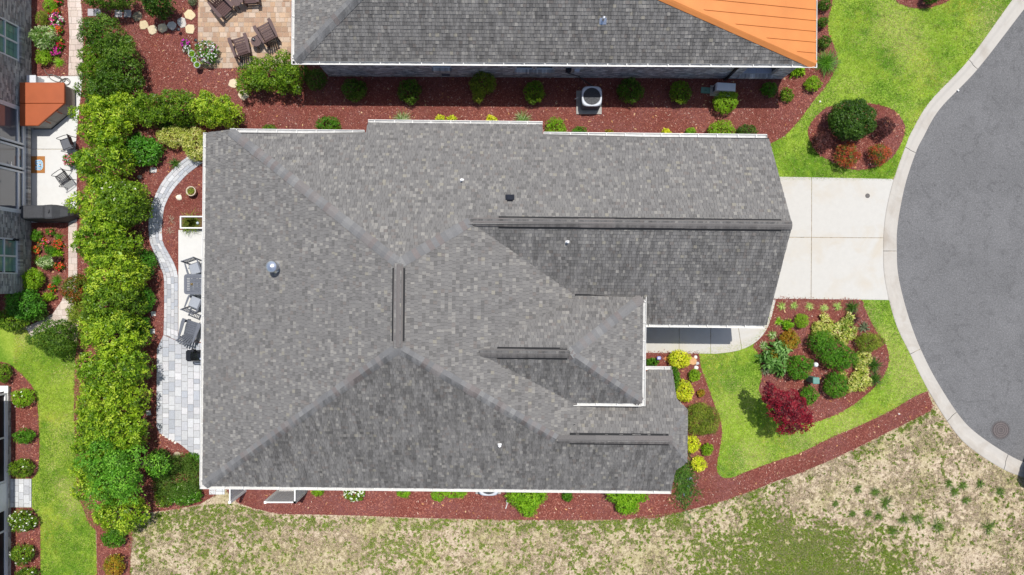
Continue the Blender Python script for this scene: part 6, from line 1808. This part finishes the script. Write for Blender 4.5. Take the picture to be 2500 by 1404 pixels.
# ------------------------------------------------------------------ side patio of the left house
def tub():
    x0, y0, _ = G(50, 204, .9); x1, y1, _ = G(157, 306, .9)
    t = thing('hot_tub', 'hot tub with rust orange cover and clipped corner on the side patio', 'hot tub', (0, 0, 0))
    def outl(g):
        return [(x0 - g * 0, y1 - g), (x0 + (x1 - x0) * .42, y1 - g), (x1 + g, y1 + (y0 - y1) * .52), (x1 + g, y0 - .02 + g), (x1 - .05, y0 + g), (x0, y0 + g)]
    tan = mat('tub_cabinet', (.33, .30, .26), .6, var=.08)
    part(t, 'cabinet', tan, lambda b: b.prism(outl(-.04), ZD + .04, ZD + .74))
    part(t, 'base', DARKM, lambda b: b.prism(outl(-.015), ZD, ZD + .05))
    part(t, 'shell_rim', mat('tub_rim', (.42, .38, .33), .5), lambda b: b.prism(outl(.0), ZD + .745, ZD + .80, bevel=.01))
    VIN = mat('rust_vinyl', (.33, .082, .028), .5, var=.07, scale=2, bump=.15, bscale=25)
    ym = y1 + (y0 - y1) * .515
    o1 = outl(.03)
    top = [(x0, ym + .006), (x1 + .03, ym + .006), (x1 + .03, y0 + .01), (x1 - .02, y0 + .03), (x0, y0 + .03)]
    xk = x0 + (x1 - x0) * .42
    low_ = [(x0, y1 - .03), (xk, y1 - .03), (x1 + .03, ym - .006), (x0, ym - .006)]
    for q in (top, low_): part(t, 'cover_panel', VIN, lambda b: b.prism(q, ZD + .802, ZD + .90, bevel=.02))
    # cover skirt strip and straps
    d = Vector((x1 - xk, ym - y1, 0)); L = d.length; d.normalize(); nrm = Vector((d.y, -d.x, 0))
    for s in (.25, .7):
        c = Vector((xk, y1 - .03, 0)) + d * (L * s) + nrm * .03
        part(t, 'strap', VIN, lambda b: b.bar((c.x, c.y, ZD + .82), (c.x + nrm.x * .03, c.y + nrm.y * .03, ZD + .55), .02, .05, up=(d.x, d.y, 0)))
    for s in (.3, .66):
        c = Vector((xk, y1, 0)) + d * (L * s) + nrm * -.0
        part(t, 'panel_joint', DARKM, lambda b: b.bar((c.x + nrm.x * -.008, c.y + nrm.y * -.008, ZD + .06), (c.x + nrm.x * -.008, c.y + nrm.y * -.008, ZD + .73), .01, .006))
tub()
x, y, _ = G(82, 196, .5)
t = thing('control_box', 'small pale grey box against the wall above the hot tub', 'utility box', (x, y, ZD))
part(t, 'case', GREYB, lambda b: b.box((0, 0, .28), (.34, .30, .52)))
part(t, 'lid', GREYB, lambda b: b.box((0, 0, .56), (.38, .34, .04)))
part(t, 'conduit', mat('conduit', (.35, .2, .16), .6), lambda b: b.tube([(.22, -.05, .2), (.26, -.05, .18), (.26, -.05, .01)], .02, 6))
# garden hose
hp = []
for px, py in ((109, 168), (112, 176), (120, 183), (128, 183), (140, 186), (150, 192), (146, 200), (136, 199), (124, 192), (120, 184), (128, 182), (142, 190), (155, 194), (160, 197), (150, 204), (150, 198), (158, 192), (168, 193), (172, 200), (166, 207), (156, 206), (153, 199), (158, 194), (166, 196), (171, 203), (164, 208), (152, 206), (142, 201)):
    x, y, _ = G(px, py, ZD); hp.append((x, y, ZD + .02 + .012 * (len(hp) % 3)))
mb = MB(); mb.tube(spline(hp, 4), .014, 6); o = mb.build('garden_hose', mat('hose_grey', (.13, .12, .11), .5), None, True); tag(o, 'thin dark garden hose coiled on the patio above the hot tub', 'hose')
# covered gas grill
x0, y0, _ = G(52, 502, 1.05); x1, y1, _ = G(128, 534, 1.05); x2, y2, _ = G(160, 528, .55)
COVER = mat('charcoal_cover', (.045, .047, .052), .7, var=.15, scale=5, bump=.5, bscale=14)
t = thing('covered_grill', 'long barbecue under a charcoal fabric cover by the patio doors', 'grill', (0, 0, 0))
def cov(b):
    yb0, yb1 = y0, y1; w = (y0 - y1)
    ym = (y0 + y1) / 2
    secs = [(x0, 1.0, .98), (x0 + .04, 1.05, 1.0), (x1 - .35, 1.08, 1.0), (x1 - .2, 1.13, 1.04), (x1 + .05, 1.10, 1.02), (x1 + .25, .86, .82), (x1 + .46, .70, .5), (x1 + .54, .45, .4)]
    vs = []
    for xx, zt, k in secs:
        for yy, z in ((ym + w * .62 * k, ZD + .02), (ym + w * .58 * k, ZD + zt * .7), (ym + w * .5 * k, ZD + zt - .03), (ym + w * .40 * k, ZD + zt), (ym - w * .40 * k, ZD + zt), (ym - w * .5 * k, ZD + zt - .03), (ym - w * .58 * k, ZD + zt * .7), (ym - w * .62 * k, ZD + .02)):
            vs.append((xx + R.uniform(-.012, .012), yy + R.uniform(-.012, .012), z))
    b.add(vs, [(i * 8 + k, i * 8 + k + 1, (i + 1) * 8 + k + 1, (i + 1) * 8 + k) for i in range(len(secs) - 1) for k in range(7)] + [tuple(range(8)), tuple((len(secs) - 1) * 8 + k for k in range(7, -1, -1))])
part(t, 'cover', COVER, cov)
part(t, 'cover_seam', mat('seam_black', (.02, .02, .022), .7), lambda b: b.box((x1 - .27, (y0 + y1) / 2, ZD + 1.112), (.02, (y0 - y1) * .76, .012)))
part(t, 'pull_tab', mat('seam_black', (.02, .02, .022)), lambda b: b.tube([(x1 - .05, (y0 + y1) / 2 + .1, ZD + 1.12), (x1 - .03, (y0 + y1) / 2, ZD + 1.16), (x1 - .08, (y0 + y1) / 2 - .06, ZD + 1.12)], .012, 5))
part(t, 'side_vent', GREYB, lambda b: b.box((x0 - .02, (y0 + y1) / 2, ZD + .8), (.03, .3, .3)))
# doormat with blue interlaced letters
x, y, _ = G(95, 402, ZD)
MATM = mat('coir_mat', (.36, .155, .045), .95, var=.18, scale=60, bump=.6, bscale=200)
t = thing('doormat', 'orange-brown doormat with a light blue and white emblem on the side patio', 'doormat', (x - .1, y, ZD + .001))
part(t, 'mat', MATM, lambda b: b.prism([(-.36, -.36), (.36, -.36), (.36, .36), (-.36, .36)], 0, .015, bevel=.004))
LB = mat('emblem_blue', (.20, .42, .62), .9); EW = mat('emblem_white', (.74, .74, .72), .9); EK = mat('emblem_black', (.03, .03, .035), .9)
# emblem: interlocked N and C, white outline, rotated to face the house
def emb(b, g, z):
    def bar(p, q, w): b.bar((p[0], p[1], z), (q[0], q[1], z), w + g, .003)
    # C shape
    for p, q in (((-.06, -.12), (-.12, -.17)), ((-.12, -.17), (.10, -.19)), ((.10, -.19), (.17, -.10)), ((.17, -.10), (.17, .10)), ((.17, .10), (.10, .19)), ((.10, .19), (-.12, .17)), ((-.12, .17), (-.06, .12))): bar(p, q, .05)
    # N shape
    for p, q in (((-.13, -.08), (.12, -.08)), ((.12, -.08), (-.12, .08)), ((-.13, .08), (.12, .08))): bar(p, q, .045)
em = bpy.data.objects.new('emblem', None); COL.objects.link(em); em.parent = t; em.location = (.08, -.02, 0)
part(em, 'outline_black', EK, lambda b: emb(b, .05, .0165)); part(em, 'outline_white', EW, lambda b: emb(b, .03, .0185)); part(em, 'letters', LB, lambda b: emb(b, .0, .0205))
# metal patio chairs
IRON = mat('black_iron', (.022, .022, .025), .5)
SLING = mat('grey_sling', (.11, .115, .13), .8, var=.08, bump=.2, bscale=150)
def iron_chair(label, px, py, face, sling):
    x, y, _ = G(px, py, .4)
    t = thing('iron_chair', label, 'chair', (x, y, ZD), face + math.pi / 2, 'metal chairs on the side patio')
    for s in (-1, 1):
        part(t, 'side_frame', IRON, lambda b: b.tube(spline([(s * .26, -.28, 0), (s * .27, -.24, .35), (s * .28, -.26, .62), (s * .28, -.05, .66), (s * .27, .22, .64), (s * .24, .26, .40), (s * .24, .30, 0)], 3), .014, 6))
    part(t, 'back_frame', IRON, lambda b: b.tube(spline([(-.23, .20, .42), (-.23, .30, .75), (-.17, .36, .90), (0, .37, .93), (.17, .36, .90), (.23, .30, .75), (.23, .20, .42)], 3), .014, 6))
    part(t, 'seat_frame', IRON, lambda b: b.tube([(-.24, -.25, .42), (.24, -.25, .42), (.24, .22, .40), (-.24, .22, .40), (-.24, -.25, .42)], .013, 6))
    if sling:
        part(t, 'sling_seat', SLING, lambda b: b.box((0, -.015, .415), (.46, .46, .012)))
        part(t, 'sling_back', SLING, lambda b: b.box((0, .285, .65), (.40, .012, .42), M=Matrix.Rotation(-.26, 3, 'X')))
    else:
        for i in range(8):
            u = -.20 + i * .057
            part(t, 'seat_bar', IRON, lambda b: b.box((u, -.015, .416), (.036, .46, .008)))
            part(t, 'back_bar', IRON, lambda b: b.tube([(u, .22, .44), (u, .30, .75), (u, .355, .89)], .008, 5))
iron_chair('black metal chair with grey sling seat against the hedge', 168, 352, math.radians(200), True)
iron_chair('black slatted metal chair above the covered grill', 158, 436, math.radians(215), False)

# ------------------------------------------------------------------ street fittings
x, y, _ = G(2443, 1050, 0)
RUST = mat('rusty_iron', (.095, .082, .080), .75, .2, .25, 14, .5, 60)
t = thing('manhole_cover', 'round rusty iron manhole cover in the asphalt', 'manhole cover', (x, y, .001))
part(t, 'rim', RUST, lambda b: b.lathe([(.36, -.02), (.36, .010), (.335, .012), (.335, .002)], seg=40))
part(t, 'lid', RUST, lambda b: b.lathe([(.328, .0), (.328, .008), (0, .008)], seg=40))
part(t, 'tread_pattern', mat('rusty_light', (.13, .108, .104), .7), lambda b: [b.lathe([(r, .009), (r, .014), (r - .03, .014), (r - .03, .009)], seg=36) for r in (.31, .22, .13)] + [b.box((.27 * math.cos(a), .27 * math.sin(a), .011), (.03, .05, .007), rz=a) for a in [k * .5236 for k in range(12)]])
part(t, 'asphalt_collar', mat('collar_asphalt', (.10, .095, .095), .9, var=.25, scale=20), lambda b: b.lathe([(.42, .0), (.40, .004), (.361, .005)], seg=40))
x, y, _ = G(2118, 478, ZD)
t = thing('cleanout_cap', 'small round iron access cap in the driveway', 'access cap', (x, y, ZD + .0005))
part(t, 'ring', RUST, lambda b: b.lathe([(.098, 0), (.098, .006), (.08, .006), (.08, .002)], seg=24))
part(t, 'lid', mat('iron_dark', (.09, .085, .08), .6), lambda b: b.lathe([(.078, .0), (.078, .005), (0, .005)], seg=24))
part(t, 'lift_bar', mat('rusty_light', (.2, .17, .14)), lambda b: b.box((0, 0, .008), (.06, .018, .006)))
# little blue and white yard sign
x, y, _ = G(1609, 875, .35)
t = thing('yard_sign', 'small blue and white security sign in the entry bed', 'sign', (x, y, ZY), .06)
SB = mat('sign_blue', (.07, .10, .40), .4); 
part(t, 'stake', GALV, lambda b: b.tube([(0, .012, -.02), (0, .012, .28)], .01, 6))
part(t, 'face', SB, lambda b: b.prism([(-.08, -.05), (.08, -.05), (.09, .03), (.06, .09), (-.06, .09), (-.09, .03)], .30, .312))
part(t, 'lettering', EW, lambda b: [b.box((u, .045, .3145), (.025, .05, .003)) for u in (-.04, 0, .04)] + [b.box((0, .0, .3145), (.12, .02, .003)), b.box((0, -.028, .3145), (.10, .012, .003))])
for px, py, lab in ((2002, 248, 'small white marker on the lawn edge left of the island bed'), (2339, 221, 'small white stone on the road by the kerb'), (2195, 1010, 'white pebble at the right end of the mulch strip')):
    rock(lab, px, py, 2.6, (.75, .74, .72), .6)
# parked car at the right edge
CARB = mat('car_black', (.010, .010, .012), .18, .0, .05, 3, spec=.7)
cx_, cy_, _ = G(2524, 1132, .65)
ca = math.radians(-24)
car = thing('parked_car', 'black car just entering the picture at the right edge', 'car', (cx_ + .02 + 2.3 * math.cos(ca), cy_ + 2.3 * math.sin(ca), .0), ca)
def loft(b, secs):
    """secs: (x, half width, z low, z high, roundness)"""
    vs = []; K = 16
    for x, w, z0, z1, rd in secs:
        for k in range(K):
            a = 2 * math.pi * k / K
            c, s = math.cos(a), math.sin(a)
            e = rd
            vs.append((x, w * math.copysign(abs(c) ** e, c), (z0 + z1) / 2 + (z1 - z0) / 2 * math.copysign(abs(s) ** e, s)))
    b.add(vs, [(i * K + k, i * K + (k + 1) % K, (i + 1) * K + (k + 1) % K, (i + 1) * K + k) for i in range(len(secs) - 1) for k in range(K)] + [tuple(range(K - 1, -1, -1)), tuple((len(secs) - 1) * K + k for k in range(K))])
part(car, 'body', CARB, lambda b: loft(b, [(-2.30, .45, .42, .70, .6), (-2.22, .72, .30, .86, .5), (-1.95, .88, .24, .95, .45), (-1.0, .92, .22, .98, .4), (.6, .92, .22, .98, .4), (1.7, .88, .24, .90, .45), (2.15, .74, .30, .80, .5), (2.28, .5, .40, .66, .6)]), True)
part(car, 'cabin', glass_mat('car_glass', (.012, .013, .015)), lambda b: loft(b, [(-1.75, .66, .80, .98, .5), (-1.15, .72, .80, 1.36, .5), (-.5, .72, .80, 1.45, .45), (.3, .70, .80, 1.42, .45), (.75, .68, .80, 1.25, .5), (1.25, .66, .80, .98, .5)]), True)
part(car, 'roof_panel', CARB, lambda b: loft(b, [(-1.1, .58, 1.34, 1.40, .5), (-.5, .62, 1.40, 1.475, .5), (.25, .60, 1.38, 1.45, .5), (.55, .55, 1.30, 1.38, .5)]), True)
for sx in (-1.35, 1.35):
    for sy in (-1, 1):
        def tyre(b, r0=.32, w=.2):
            vs = []
            for yy in (-w / 2, w / 2):
                for k in range(20): vs.append((sx + r0 * math.cos(k * .314), sy * .80 + yy, r0 + r0 * math.sin(k * .314)))
            b.add(vs, [(k, (k + 1) % 20, 20 + (k + 1) % 20, 20 + k) for k in range(20)] + [tuple(range(19, -1, -1)), tuple(range(20, 40))])
        w_ = part(car, 'wheel', mat('tyre_rubber', (.015, .015, .015), .9), tyre)
        def rim(b):
            vs = [(sx + .2 * math.cos(k * .4488), sy * .905, .32 + .2 * math.sin(k * .4488)) for k in range(14)]
            b.add(vs + [(v[0], v[1] - sy * .02, v[2]) for v in vs], [tuple(range(14)), tuple(range(27, 13, -1))] + [(k, (k + 1) % 14, 14 + (k + 1) % 14, 14 + k) for k in range(14)])
        part(w_, 'rim', GALV, rim)
for sy in (-1, 1):
    part(car, 'tail_light', mat('tail_red', (.12, .006, .008), .3), lambda b: b.box((-2.13, sy * .58, .70), (.08, .2, .10)))
    part(car, 'headlight', mat('lamp_lens', (.6, .6, .58)), lambda b: b.box((2.12, sy * .58, .66), (.12, .24, .11)))
